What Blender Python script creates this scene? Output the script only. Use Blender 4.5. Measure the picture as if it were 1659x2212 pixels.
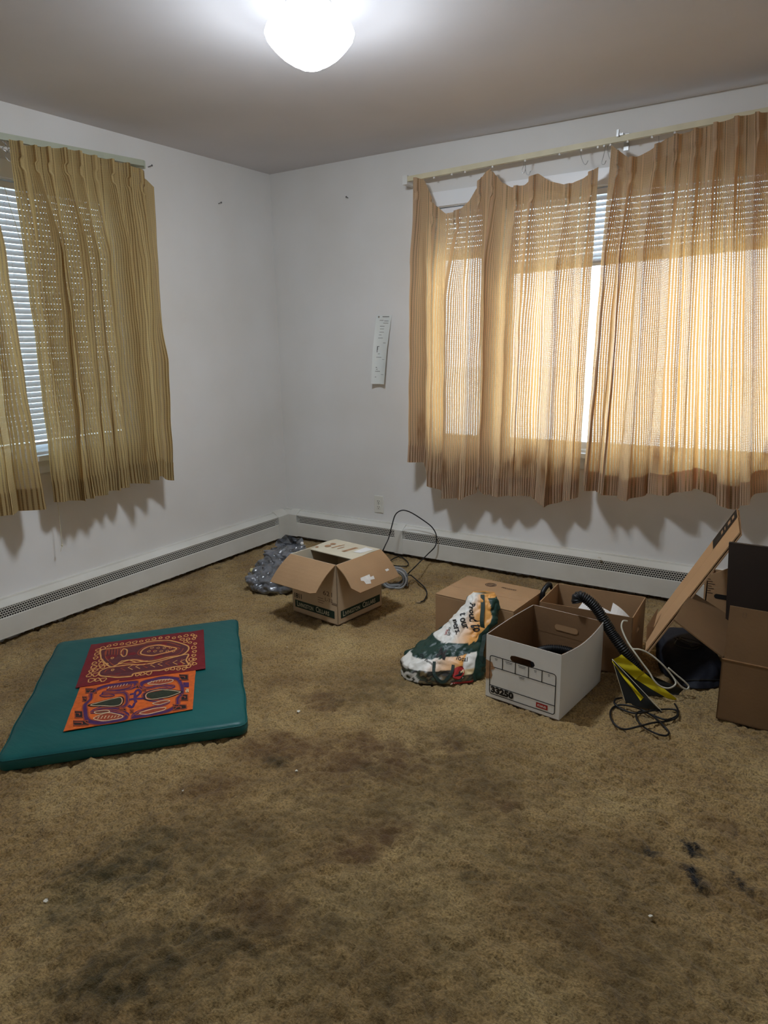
import bpy, bmesh, math, random
import numpy as np
from mathutils import Vector, Matrix, noise as mnoise

for o in list(bpy.data.objects): bpy.data.objects.remove(o)
SC = bpy.context.scene
COL = SC.collection

# ------------------------------------------------------------------ camera
# room corner = origin, window wall = plane y 0 (runs +x), left wall = plane x 0 (runs -y)
FPX = 1512.0; CX, CY = 829.5, 1106.0
def _ray(p): return np.array([p[0]-CX, p[1]-CY, FPX])
_Y = _ray((1824, 717)); _Y /= np.linalg.norm(_Y)
_X = -_ray((-1595, 782)); _X = _X - _Y*(_X @ _Y); _X /= np.linalg.norm(_X)
RM = np.stack([_X, _Y, np.cross(_X, _Y)])
CAM = np.array([3.276, -3.790, 1.374])
cd = bpy.data.cameras.new('camera'); cam = bpy.data.objects.new('camera', cd); COL.objects.link(cam)
cd.sensor_fit = 'HORIZONTAL'; cd.sensor_width = 36.0; cd.lens = 36.0*FPX/1659.0; cd.clip_start = 0.02
right, up, fwd = RM[:, 0], -RM[:, 1], RM[:, 2]
cam.matrix_world = Matrix(((right[0], up[0], -fwd[0], CAM[0]), (right[1], up[1], -fwd[1], CAM[1]),
                           (right[2], up[2], -fwd[2], CAM[2]), (0, 0, 0, 1)))
SC.camera = cam

# ------------------------------------------------------------------ light
SKY_COL = (0.68, 0.84, 1.0); SKY_STR = 5.2
LAMP_STR = 84.0; LAMP_COL = (0.80, 0.89, 1.0)
w = bpy.data.worlds.new('overcast_sky'); SC.world = w; w.use_nodes = True
bg = w.node_tree.nodes['Background']; bg.inputs[0].default_value = (*SKY_COL, 1); bg.inputs[1].default_value = SKY_STR
vs = SC.view_settings
vs.view_transform = 'Standard'; vs.look = 'None'; vs.gamma = 1.0; vs.use_curve_mapping = False
vs.exposure = 1.0

# ------------------------------------------------------------------ measuring helpers (photo pixel -> place in the room)
def _dir(p): return RM @ _ray(p)
def at_z(p, z=0.0): d = _dir(p); return CAM + d*((z-CAM[2])/d[2])
def at_y(p, y=0.0): d = _dir(p); return CAM + d*((y-CAM[1])/d[1])
def at_x(p, x=0.0): d = _dir(p); return CAM + d*((x-CAM[0])/d[0])
def dep(P): return float((np.array(P)-CAM) @ fwd)
def at_d(p, depth): d = _dir(p); return CAM + d*(depth/FPX)
def QA(x, y): return (860+x/3.6065, 1220+y/3.6065)
def QB(x, y): return (1200+x/3.6144, 1080+y/3.6144)
def QC(x, y): return (100+x/3.6065, 1320+y/3.6065)
def Q8(x, y): return (520+x/3.7705, 1060+y/3.7705)
EH = np.array([right[0], right[1], 0]); EH /= np.linalg.norm(EH)      # horizontal, to the right
GH = np.array([-EH[1], EH[0], 0])                                     # horizontal, away from the doorway

def lin(c):
    c = c/255.0
    return c/12.92 if c <= 0.04045 else ((c+0.055)/1.055)**2.4
def S(r, g, b): return (lin(r), lin(g), lin(b), 1.0)

# ------------------------------------------------------------------ materials
MATS = {}
def newmat(name):
    m = bpy.data.materials.new(name); m.use_nodes = True
    nt = m.node_tree; nt.nodes.clear()
    out = nt.nodes.new('ShaderNodeOutputMaterial')
    MATS[name] = m
    return m, nt, out
def N(nt, t, **kw):
    n = nt.nodes.new(t)
    for k, v in kw.items():
        if k == 'ins':
            for a, b in v.items(): n.inputs[a].default_value = b
        else: setattr(n, k, v)
    return n
def L(nt, a, b): nt.links.new(a, b)
def M2(nt, op, a, b=None, c=None, clamp=False):
    n = nt.nodes.new('ShaderNodeMath'); n.operation = op; n.use_clamp = clamp
    for i, v in enumerate((a, b, c)):
        if v is None: continue
        if hasattr(v, 'links'): nt.links.new(v, n.inputs[i])
        else: n.inputs[i].default_value = v
    return n.outputs[0]
def ramp(nt, src, stops):
    r = nt.nodes.new('ShaderNodeValToRGB'); nt.links.new(src, r.inputs[0])
    el = r.color_ramp.elements
    while len(el) < len(stops): el.new(0.5)
    for e, (p, c) in zip(el, stops): e.position = p; e.color = c
    return r
def mixc(nt, f, a, b):
    n = nt.nodes.new('ShaderNodeMix'); n.data_type = 'RGBA'
    if hasattr(f, 'links'): nt.links.new(f, n.inputs[0])
    else: n.inputs[0].default_value = f
    for i, v in ((6, a), (7, b)):
        if hasattr(v, 'links'): nt.links.new(v, n.inputs[i])
        else: n.inputs[i].default_value = v
    return n.outputs[2]
def noise_n(nt, scale, detail=3, coord='Object', rough=0.5):
    tc = N(nt, 'ShaderNodeTexCoord'); n = N(nt, 'ShaderNodeTexNoise', ins={'Scale': scale, 'Detail': detail, 'Roughness': rough})
    L(nt, tc.outputs[coord], n.inputs['Vector']); return n.outputs['Fac']
def simple(name, col, rough=0.6, var=0.12, vscale=9.0, bump=0.0, bscale=120.0, metal=0.0, spec=0.4, col2=None, trans=0.0):
    m, nt, out = newmat(name)
    p = N(nt, 'ShaderNodeBsdfPrincipled', ins={'Roughness': rough, 'Metallic': metal, 'Specular IOR Level': spec})
    f = noise_n(nt, vscale, 4)
    dark = col2 or tuple([c*(1-var) for c in col[:3]]+[1])
    light = col if col2 else tuple([min(1, c*(1+var*0.6)) for c in col[:3]]+[1])
    r = ramp(nt, f, [(0.3, dark), (0.7, light)])
    L(nt, r.outputs[0], p.inputs['Base Color'])
    if bump:
        b = N(nt, 'ShaderNodeBump', ins={'Strength': bump, 'Distance': 0.004}); L(nt, noise_n(nt, bscale, 3), b.inputs['Height'])
        L(nt, b.outputs[0], p.inputs['Normal'])
    sh = p.outputs[0]
    if trans:
        t = N(nt, 'ShaderNodeBsdfTranslucent'); L(nt, r.outputs[0], t.inputs[0])
        mx = N(nt, 'ShaderNodeMixShader', ins={0: trans}); L(nt, sh, mx.inputs[1]); L(nt, t.outputs[0], mx.inputs[2]); sh = mx.outputs[0]
    L(nt, sh, out.inputs[0]); return m

def wall_mat():
    m, nt, out = newmat('wall_paint')
    p = N(nt, 'ShaderNodeBsdfPrincipled', ins={'Roughness': 0.55, 'Specular IOR Level': 0.25})
    a = noise_n(nt, 1.7, 5); base = ramp(nt, a, [(0.25, S(218, 214, 207)), (0.75, S(229, 227, 224))])
    b = noise_n(nt, 38, 6, rough=0.7); spots = ramp(nt, b, [(0.715, (0, 0, 0, 1)), (0.76, (1, 1, 1, 1))])
    c = mixc(nt, M2(nt, 'MULTIPLY', spots.outputs[0], 0.25), base.outputs[0], S(150, 138, 118))
    L(nt, c, p.inputs['Base Color'])
    bu = N(nt, 'ShaderNodeBump', ins={'Strength': 0.12, 'Distance': 0.004}); L(nt, noise_n(nt, 14, 6), bu.inputs['Height']); L(nt, bu.outputs[0], p.inputs['Normal'])
    L(nt, p.outputs[0], out.inputs[0])
wall_mat()
simple('ceiling_paint', S(210, 206, 206), 0.7, 0.05, 2.0, 0.08, 30)
simple('trim_paint', S(228, 226, 220), 0.4, 0.04, 5, 0.1, 25)
simple('window_white', S(235, 238, 240), 0.35, 0.03, 5)
simple('heater_dark', S(34, 31, 27), 0.8)
def heater_mat():
    m, nt, out = newmat('heater_enamel')
    p = N(nt, 'ShaderNodeBsdfPrincipled', ins={'Roughness': 0.38, 'Specular IOR Level': 0.4})
    base = ramp(nt, noise_n(nt, 3, 4), [(0.3, S(206, 202, 190)), (0.7, S(224, 222, 214))])
    chips = ramp(nt, noise_n(nt, 55, 5, rough=0.75), [(0.735, (0, 0, 0, 1)), (0.75, (1, 1, 1, 1))])
    c = mixc(nt, chips.outputs[0], base.outputs[0], S(92, 84, 70))
    L(nt, c, p.inputs['Base Color']); L(nt, p.outputs[0], out.inputs[0])
heater_mat()
simple('old_rod', S(214, 204, 172), 0.45, 0.08, 12)
simple('rod_green', S(176, 180, 160), 0.4, 0.08, 12)
simple('steel', S(190, 190, 188), 0.3, 0.1, 30, metal=1.0)
simple('outlet_plastic', S(222, 219, 208), 0.35, 0.03)
simple('slot_dark', S(28, 24, 20), 0.7)
simple('blind_white', S(226, 229, 233), 0.4, 0.03, trans=0.03)
simple('card_brown', S(168, 133, 96), 0.75, 0.10, 5, 0.15, 90)
simple('card_brown_dark', S(132, 100, 68), 0.75, 0.10, 5, 0.15, 90)
simple('card_warm', S(178, 140, 100), 0.75, 0.08, 5, 0.15, 90)
simple('card_deep_brown', S(122, 93, 62), 0.8, 0.10, 5, 0.15, 90)  # deeper even brown, used on the large carton only
simple('card_edge', S(140, 104, 68), 0.85, 0.2, 60)
simple('card_cream', S(206, 196, 172), 0.6, 0.07, 7, 0.1, 60)
simple('card_printed_tan', S(192, 168, 138), 0.65, 0.08, 6, 0.1, 60)
simple('card_white', S(226, 224, 218), 0.55, 0.04, 6, 0.06, 60)
simple('print_green', S(22, 46, 36), 0.6); simple('print_black', S(24, 22, 22), 0.6); simple('print_brown', S(98, 76, 58), 0.7)
simple('print_cream', S(186, 182, 160), 0.6); simple('print_red', S(168, 40, 36), 0.55); simple('print_grey', S(118, 116, 112), 0.7)
simple('print_tan_mark', S(150, 116, 86), 0.7); simple('print_white', S(225, 222, 216), 0.6); simple('tape_tan', S(176, 140, 104), 0.3, 0.06)
simple('tape_torn', S(170, 128, 92), 0.6, 0.25, 40); simple('torn_white', S(222, 218, 210), 0.8, 0.1, 40)
simple('black_rubber', S(20, 20, 21), 0.45, 0.2, 20); simple('black_cord', S(17, 16, 17), 0.5)
simple('white_cord', S(206, 200, 180), 0.5); simple('grey_cord', S(112, 112, 110), 0.45, 0.15, 30); simple('light_grey_cord', S(150, 150, 148), 0.4)
simple('dark_vinyl', S(38, 40, 40), 0.4, 0.2, 18, 0.1, 40); simple('yellow_vinyl', S(216, 196, 22), 0.45, 0.06, 10)
simple('navy_cloth', S(24, 26, 36), 0.75, 0.25, 9, 0.3, 60)
simple('dark_board', S(44, 33, 26), 0.6, 0.12, 6)
simple('paper_white', S(226, 224, 220), 0.6, 0.03); simple('paper_note', S(222, 224, 218), 0.5, 0.04, 6)
simple('strap_green', S(22, 44, 36), 0.6, 0.15, 20, 0.2, 200)
simple('bright_ground', S(228, 228, 224), 0.95, 0.1, 3)  # ground coloured pale to stand in for outdoor glare below the horizon
simple('eave_paint', S(190, 186, 178), 0.7)
simple('crumb_white', S(214, 208, 192), 0.8)
simple('foam_yellow', S(206, 196, 142), 0.9)

def teal_mat():
    m, nt, out = newmat('teal_vinyl')
    p = N(nt, 'ShaderNodeBsdfPrincipled', ins={'Roughness': 0.42, 'Specular IOR Level': 0.3})
    r = ramp(nt, noise_n(nt, 3.2, 4), [(0.3, S(17, 80, 79)), (0.7, S(22, 92, 89))])
    sc = ramp(nt, noise_n(nt, 26, 5, rough=0.7), [(0.74, (0, 0, 0, 1)), (0.78, (1, 1, 1, 1))])
    L(nt, mixc(nt, M2(nt, 'MULTIPLY', sc.outputs[0], 0.35), r.outputs[0], S(120, 160, 150)), p.inputs['Base Color'])
    tc = N(nt, 'ShaderNodeTexCoord'); mp = N(nt, 'ShaderNodeMapping', ins={'Scale': (3, 11, 3), 'Rotation': (0, 0, 0.5)}); L(nt, tc.outputs['Object'], mp.inputs[0])
    n = N(nt, 'ShaderNodeTexNoise', ins={'Scale': 1.3, 'Detail': 4}); L(nt, mp.outputs[0], n.inputs['Vector'])
    b = N(nt, 'ShaderNodeBump', ins={'Strength': 0.35, 'Distance': 0.01}); L(nt, n.outputs['Fac'], b.inputs['Height']); L(nt, b.outputs[0], p.inputs['Normal'])
    L(nt, p.outputs[0], out.inputs[0])
teal_mat()
def cloth(name, col, var=0.15):
    m, nt, out = newmat(name)
    p = N(nt, 'ShaderNodeBsdfPrincipled', ins={'Roughness': 0.9, 'Specular IOR Level': 0.1, 'Sheen Weight': 0.15})
    r = ramp(nt, noise_n(nt, 60, 4), [(0.3, tuple([c*(1-var) for c in col[:3]]+[1])), (0.7, tuple([c*(1+var) for c in col[:3]]+[1]))])
    L(nt, r.outputs[0], p.inputs['Base Color'])
    b = N(nt, 'ShaderNodeBump', ins={'Strength': 0.5, 'Distance': 0.001}); L(nt, noise_n(nt, 700, 2), b.inputs['Height']); L(nt, b.outputs[0], p.inputs['Normal'])
    L(nt, p.outputs[0], out.inputs[0])
cloth('mola_red', S(112, 22, 30)); cloth('mola_orange', S(206, 94, 32)); cloth('mola_gold', S(206, 146, 84)); cloth('mola_plum', S(92, 40, 44))
cloth('mola_purple', S(72, 36, 84)); cloth('mola_black', S(36, 26, 26)); cloth('mola_green', S(44, 50, 34)); cloth('mola_rust', S(150, 66, 40)); cloth('mola_pale', S(212, 178, 140))

def glass_mat():
    m, nt, out = newmat('window_glass')
    t = N(nt, 'ShaderNodeBsdfTransparent', ins={0: (0.95, 0.97, 0.97, 1)}); g = N(nt, 'ShaderNodeBsdfGlossy', ins={1: 0.02})
    fr = N(nt, 'ShaderNodeFresnel', ins={0: 1.45}); mx = N(nt, 'ShaderNodeMixShader')
    L(nt, fr.outputs[0], mx.inputs[0]); L(nt, t.outputs[0], mx.inputs[1]); L(nt, g.outputs[0], mx.inputs[2]); L(nt, mx.outputs[0], out.inputs[0])
glass_mat()
def lamp_mat():
    m, nt, out = newmat('lit_globe_glass')
    # the bulb hangs low in the glass: the shoulder under the canopy glows less than the bowl
    tc = N(nt, 'ShaderNodeTexCoord'); sx = N(nt, 'ShaderNodeSeparateXYZ'); L(nt, tc.outputs['Object'], sx.inputs[0])
    mr = N(nt, 'ShaderNodeMapRange', ins={1: 0.045, 2: 0.108, 3: 1.0, 4: 0.035}); L(nt, sx.outputs[2], mr.inputs[0])
    e = N(nt, 'ShaderNodeEmission', ins={0: (*LAMP_COL, 1)}); L(nt, M2(nt, 'MULTIPLY', mr.outputs[0], LAMP_STR), e.inputs[1]); L(nt, e.outputs[0], out.inputs[0])
lamp_mat()
def plastic_bag_mat():
    m, nt, out = newmat('grey_bag_film')
    p = N(nt, 'ShaderNodeBsdfPrincipled', ins={'Roughness': 0.16, 'Specular IOR Level': 1.0, 'Coat Weight': 0.6, 'Coat Roughness': 0.12})
    r = ramp(nt, noise_n(nt, 16, 4), [(0.3, S(58, 60, 62)), (0.7, S(112, 115, 122))]); L(nt, r.outputs[0], p.inputs['Base Color'])
    b = N(nt, 'ShaderNodeBump', ins={'Strength': 0.7, 'Distance': 0.01}); L(nt, noise_n(nt, 34, 4), b.inputs['Height']); L(nt, b.outputs[0], p.inputs['Normal'])
    L(nt, p.outputs[0], out.inputs[0])
plastic_bag_mat()
def shopbag_mat():
    m, nt, out = newmat('printed_shopping_bag')
    a = N(nt, 'ShaderNodeVertexColor', layer_name='print')
    p = N(nt, 'ShaderNodeBsdfPrincipled', ins={'Roughness': 0.42, 'Specular IOR Level': 0.4})
    L(nt, a.outputs[0], p.inputs['Base Color'])
    b = N(nt, 'ShaderNodeBump', ins={'Strength': 0.4, 'Distance': 0.006}); L(nt, noise_n(nt, 40, 4), b.inputs['Height']); L(nt, b.outputs[0], p.inputs['Normal'])
    L(nt, p.outputs[0], out.inputs[0])
shopbag_mat()

def curtain_mat(name, c_solid, c_line, c_trans, stain):
    m, nt, out = newmat(name)
    uv = N(nt, 'ShaderNodeUVMap', uv_map='UVMap'); sx = N(nt, 'ShaderNodeSeparateXYZ'); L(nt, uv.outputs[0], sx.inputs[0])
    u, v = sx.outputs[0], sx.outputs[1]
    fr = M2(nt, 'FRACT', M2(nt, 'MULTIPLY', u, 1/0.0150))
    tri = M2(nt, 'ABSOLUTE', M2(nt, 'SUBTRACT', fr, 0.5))                   # 0 in the middle of an open-weave line
    line = M2(nt, 'SUBTRACT', 1.0, M2(nt, 'MULTIPLY', M2(nt, 'SUBTRACT', tri, 0.12), 9.0, clamp=True), clamp=True)
    dv = M2(nt, 'ABSOLUTE', M2(nt, 'SUBTRACT', M2(nt, 'FRACT', M2(nt, 'MULTIPLY', v, 1/0.011)), 0.5))
    dots = M2(nt, 'MULTIPLY', M2(nt, 'SUBTRACT', 0.42, dv), 6.0, clamp=True)
    tc = N(nt, 'ShaderNodeTexCoord'); n1 = N(nt, 'ShaderNodeTexNoise', ins={'Scale': 6.0, 'Detail': 4.0}); L(nt, tc.outputs['Object'], n1.inputs['Vector'])
    n2 = N(nt, 'ShaderNodeTexNoise', ins={'Scale': 180.0, 'Detail': 2.0}); L(nt, tc.outputs['Object'], n2.inputs['Vector'])
    base = mixc(nt, M2(nt, 'MULTIPLY', line, 0.9), c_solid, c_line)
    base = mixc(nt, M2(nt, 'MULTIPLY', n2.outputs['Fac'], 0.22), base, c_line)
    tcol = mixc(nt, M2(nt, 'MULTIPLY', line, 0.8), c_trans, S(252, 226, 178))
    if stain:                                                              # tea-coloured water marks along the bottom
        mp = N(nt, 'ShaderNodeMapping', ins={'Scale': (9, 9, 2.2)}); L(nt, tc.outputs['Object'], mp.inputs[0])
        n3 = N(nt, 'ShaderNodeTexNoise', ins={'Scale': 1.0, 'Detail': 5.0}); L(nt, mp.outputs[0], n3.inputs['Vector'])
        blot = M2(nt, 'MULTIPLY', M2(nt, 'SUBTRACT', n3.outputs['Fac'], 0.52), 9.0, clamp=True)
        band = M2(nt, 'SUBTRACT', 1.0, M2(nt, 'MULTIPLY', M2(nt, 'ABSOLUTE', M2(nt, 'SUBTRACT', v, 0.19)), 7.0), clamp=True)
        st = M2(nt, 'MULTIPLY', M2(nt, 'MULTIPLY', blot, band), 0.75)
        base = mixc(nt, st, base, S(112, 76, 44)); tcol = mixc(nt, st, tcol, S(150, 88, 40))
    d = N(nt, 'ShaderNodeBsdfDiffuse', ins={'Roughness': 0.8}); L(nt, base, d.inputs[0])
    t = N(nt, 'ShaderNodeBsdfTranslucent'); L(nt, tcol, t.inputs[0])
    mx = N(nt, 'ShaderNodeMixShader', ins={0: 0.40}); L(nt, d.outputs[0], mx.inputs[1]); L(nt, t.outputs[0], mx.inputs[2])
    tr = N(nt, 'ShaderNodeBsdfTransparent'); m3 = N(nt, 'ShaderNodeMixShader')
    op = M2(nt, 'ADD', M2(nt, 'MULTIPLY', M2(nt, 'MULTIPLY', line, dots), 0.14), 0.001)
    L(nt, op, m3.inputs[0]); L(nt, mx.outputs[0], m3.inputs[1]); L(nt, tr.outputs[0], m3.inputs[2])
    bu = N(nt, 'ShaderNodeBump', ins={'Strength': 0.5, 'Distance': 0.002}); L(nt, M2(nt, 'SUBTRACT', 1.0, line), bu.inputs['Height'])
    L(nt, bu.outputs[0], d.inputs['Normal'])
    L(nt, m3.outputs[0], out.inputs[0])
curtain_mat('curtain_weave_stained', S(208, 191, 163), S(112, 85, 57), S(238, 168, 90), True)
curtain_mat('curtain_weave', S(208, 189, 140), S(108, 81, 43), S(214, 176, 106), False)

# ------------------------------------------------------------------ mesh helpers
class MB:
    def __init__(s): s.v = []; s.f = []; s.m = []; s.uv = None
    def add(s, vs, fs, mi=0):
        o = len(s.v); s.v.extend([tuple(map(float, p)) for p in vs]); s.f.extend([tuple(i+o for i in q) for q in fs]); s.m.extend([mi]*len(fs))
    def box(s, lo, hi):
        x0, y0, z0 = lo; x1, y1, z1 = hi
        s.add([(x0, y0, z0), (x1, y0, z0), (x1, y1, z0), (x0, y1, z0), (x0, y0, z1), (x1, y0, z1), (x1, y1, z1), (x0, y1, z1)],
              [(0, 3, 2, 1), (4, 5, 6, 7), (0, 1, 5, 4), (1, 2, 6, 5), (2, 3, 7, 6), (3, 0, 4, 7)])
        return s
    def slab(s, pts, th, n=None):
        """polygon pts (in order) thickened by th along its normal (inwards, -normal)"""
        P = [np.array(p, float) for p in pts]
        if n is None:
            n = np.cross(P[1]-P[0], P[2]-P[0]); n = n/np.linalg.norm(n)
        n = np.array(n, float)
        k = len(P); B = [p-n*th for p in P]
        s.add(P+B, [tuple(range(k)), tuple(range(2*k-1, k-1, -1))]+[(i, i+k, (i+1) % k+k, (i+1) % k) for i in range(k)])
        return s
    def tube(s, pts, r, n=8, closed=False, caps=True):
        P = [np.array(p, float) for p in pts]; k = len(P); rr = r if hasattr(r, '__len__') else [r]*k
        vs = []; prev = None
        for i in range(k):
            if closed: t = P[(i+1) % k]-P[i-1]
            else: t = P[min(i+1, k-1)]-P[max(i-1, 0)]
            t = t/(np.linalg.norm(t)+1e-12)
            if prev is None:
                a = np.array([0, 0, 1.0]) if abs(t[2]) < 0.9 else np.array([1.0, 0, 0])
            else: a = prev
            a = a-t*(a @ t); a /= np.linalg.norm(a); b = np.cross(t, a); prev = a
            for j in range(n):
                q = 2*math.pi*j/n; vs.append(P[i]+(a*math.cos(q)+b*math.sin(q))*rr[i])
        fs = []
        for i in range(k if closed else k-1):
            i2 = (i+1) % k
            for j in range(n): fs.append((i*n+j, i*n+(j+1) % n, i2*n+(j+1) % n, i2*n+j))
        if caps and not closed: fs += [tuple(range(n-1, -1, -1)), tuple(range((k-1)*n, k*n))]
        s.add(vs, fs); return s
    def lathe(s, prof, c, n=32):
        vs = []; k = len(prof)
        for (r, z) in prof:
            for j in range(n): q = 2*math.pi*j/n; vs.append((c[0]+r*math.cos(q), c[1]+r*math.sin(q), c[2]+z))
        fs = [(i*n+j, i*n+(j+1) % n, (i+1)*n+(j+1) % n, (i+1)*n+j) for i in range(k-1) for j in range(n)]
        s.add(vs, fs); return s
    def grid(s, P):
        """P[i][j] -> surface"""
        a, b = len(P), len(P[0]); s.add([p for row in P for p in row], [(i*b+j, i*b+j+1, (i+1)*b+j+1, (i+1)*b+j) for i in range(a-1) for j in range(b-1)]); return s
    def build(s, name, mat, parent=None, loc=None, smooth=False, uvs=None, mats=None):
        base = wloc(parent) if parent else np.array(loc if loc is not None else (0, 0, 0), float)
        me = bpy.data.meshes.new(name); V = np.array(s.v)-base
        me.from_pydata(V.tolist(), [], s.f)
        for mm in ([mat] if mats is None else mats): me.materials.append(MATS[mm])
        if mats: me.polygons.foreach_set('material_index', s.m)
        if smooth: me.polygons.foreach_set('use_smooth', [True]*len(me.polygons))
        if uvs is not None:
            ul = me.uv_layers.new(name='UVMap'); idx = np.zeros(len(me.loops), dtype=np.int32); me.loops.foreach_get('vertex_index', idx)
            ul.data.foreach_set('uv', np.array(uvs)[idx].astype(np.float32).ravel())
        me.update()
        o = bpy.data.objects.new(name, me); COL.objects.link(o)
        if parent: o.parent = parent
        else: o.location = base
        return o
def wloc(o):
    v = np.zeros(3)
    while o is not None: v = v+np.array(o.location); o = o.parent
    return v
def tag(o, label=None, cat=None, group=None, kind=None):
    for k, v in (('label', label), ('category', cat), ('group', group), ('kind', kind)):
        if v: o[k] = v
    return o
def thing(name, label, cat, loc, group=None):
    o = bpy.data.objects.new(name, None); o.empty_display_size = 0.05; COL.objects.link(o); o.location = [float(a) for a in loc]
    return tag(o, label, cat, group)
def struct(name, loc=(0, 0, 0), label=None):
    o = bpy.data.objects.new(name, None); o.empty_display_size = 0.05; COL.objects.link(o); o.location = loc
    o['kind'] = 'structure'
    if label: o['label'] = label
    return o
def spline(pts, n):
    """Catmull-Rom through pts, n samples"""
    P = np.array(pts, float); k = len(P); Pe = np.vstack([2*P[0]-P[1], P, 2*P[-1]-P[-2]])
    out = []
    for t in np.linspace(0, k-1, n):
        i = min(int(t), k-2); f = t-i; p0, p1, p2, p3 = Pe[i:i+4]
        out.append(0.5*((2*p1)+(-p0+p2)*f+(2*p0-5*p1+4*p2-p3)*f*f+(-p0+3*p1-3*p2+p3)*f**3))
    return out
def text_geo(txt, size=1.0, bold=0.0, sx=1.0):
    cu = bpy.data.curves.new('t', 'FONT'); cu.body = txt; cu.size = size; cu.offset = bold; cu.resolution_u = 3
    o = bpy.data.objects.new('t', cu); COL.objects.link(o)
    dg = bpy.context.evaluated_depsgraph_get(); me = o.evaluated_get(dg).to_mesh()
    vs = [(v.co.x*sx, v.co.y) for v in me.vertices]; fs = [tuple(p.vertices) for p in me.polygons]
    o.evaluated_get(dg).to_mesh_clear(); bpy.data.objects.remove(o); bpy.data.curves.remove(cu)
    return vs, fs
def text_on(mb, txt, size, fmap, x0=0, y0=0, bold=0.0, sx=1.0, center=False, fit=None, rot=0.0):
    vs, fs = text_geo(txt, size, bold, sx)
    if not vs: return
    xs = [a for a, b in vs]; k = 1.0
    if fit: k = fit/(max(xs)-min(xs))
    sh = -(min(xs)+max(xs))/2*k if center else -min(xs)*k
    cr, sr = math.cos(rot), math.sin(rot)
    mb.add([fmap(x0+(a*k+sh)*cr-b*sr, y0+(a*k+sh)*sr+b*cr) for a, b in vs], fs)
def plane_map(o, ux, uy, lift=0.0006):
    o = np.array(o, float); ux = np.array(ux, float); uy = np.array(uy, float); n = np.cross(ux, uy); n /= np.linalg.norm(n)
    return lambda x, y: o+ux*x+uy*y+n*lift
def rect_on(mb, f, x0, y0, x1, y1): mb.add([f(x0, y0), f(x1, y0), f(x1, y1), f(x0, y1)], [(0, 1, 2, 3)])
def line_on(mb, f, pts, wd, closed=False):
    P = [np.array(p, float) for p in pts]; k = len(P); A = []
    for i in range(k):
        if closed: t = P[(i+1) % k]-P[i-1]
        else: t = P[min(i+1, k-1)]-P[max(i-1, 0)]
        t = t/(np.linalg.norm(t)+1e-9); nn = np.array([-t[1], t[0]])*wd/2
        A += [f(*(P[i]+nn)), f(*(P[i]-nn))]
    mb.add(A, [(2*i, 2*i+1, 2*((i+1) % k)+1, 2*((i+1) % k)) for i in range(k if closed else k-1)])

HC = 2.44; XR, YB = 3.95, -4.15; WT = 0.14

# ================================================================== SETTING
# ---- carpet
def vnoise(nx, ny, cell, seed):
    r = np.random.RandomState(seed); gx, gy = int(nx/cell)+3, int(ny/cell)+3; g = r.rand(gx, gy)
    x = np.arange(nx)/cell; y = np.arange(ny)/cell; xi = x.astype(int); yi = y.astype(int)
    fx = (x-xi); fy = (y-yi); fx = fx*fx*(3-2*fx); fy = fy*fy*(3-2*fy)
    a = g[np.ix_(xi, yi)]; b = g[np.ix_(xi+1, yi)]; c = g[np.ix_(xi, yi+1)]; d = g[np.ix_(xi+1, yi+1)]
    fx = fx[:, None]; fy = fy[None, :]
    return (a*(1-fx)+b*fx)*(1-fy)+(c*(1-fx)+d*fx)*fy
def carpet_mat():
    m, nt, out = newmat('carpet_pile')
    p = N(nt, 'ShaderNodeBsdfPrincipled', ins={'Roughness': 0.95, 'Specular IOR Level': 0.05, 'Sheen Weight': 0.13, 'Sheen Roughness': 0.6})
    c0 = ramp(nt, noise_n(nt, 2.6, 6, rough=0.6), [(0.28, S(124, 97, 59)), (0.5, S(161, 134, 88)), (0.74, S(185, 160, 110))]).outputs[0]
    f1 = ramp(nt, noise_n(nt, 150, 3), [(0.32, (0.34, 0.31, 0.26, 1)), (0.6, (1.15, 1.12, 1.08, 1))]).outputs[0]
    mul = N(nt, 'ShaderNodeMix', data_type='RGBA', blend_type='MULTIPLY'); mul.inputs[0].default_value = 0.75; L(nt, c0, mul.inputs[6]); L(nt, f1, mul.inputs[7])
    c = mul.outputs[2]
    nn = noise_n(nt, 14, 5, rough=0.65); n4 = noise_n(nt, 60, 4, rough=0.7)
    for lay, colr, k, nz in (('soil_shade', S(92, 76, 46), 0.9, nn), ('rust', S(88, 60, 34), 0.8, nn), ('mildew', S(48, 44, 22), 0.9, nn), ('burn', S(13, 12, 12), 1.0, n4)):
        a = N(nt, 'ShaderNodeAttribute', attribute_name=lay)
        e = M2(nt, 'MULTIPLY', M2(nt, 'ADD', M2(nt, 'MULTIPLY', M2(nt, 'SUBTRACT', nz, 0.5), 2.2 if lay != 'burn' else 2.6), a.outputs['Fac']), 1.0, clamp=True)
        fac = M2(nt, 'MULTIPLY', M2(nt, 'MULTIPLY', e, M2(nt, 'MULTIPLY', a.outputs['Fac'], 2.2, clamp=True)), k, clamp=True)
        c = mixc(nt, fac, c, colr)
    L(nt, c, p.inputs['Base Color'])
    b = N(nt, 'ShaderNodeBump', ins={'Strength': 0.9, 'Distance': 0.006}); L(nt, noise_n(nt, 210, 3, rough=0.6), b.inputs['Height']); L(nt, b.outputs[0], p.inputs['Normal'])
    L(nt, p.outputs[0], out.inputs[0])
carpet_mat()
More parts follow.
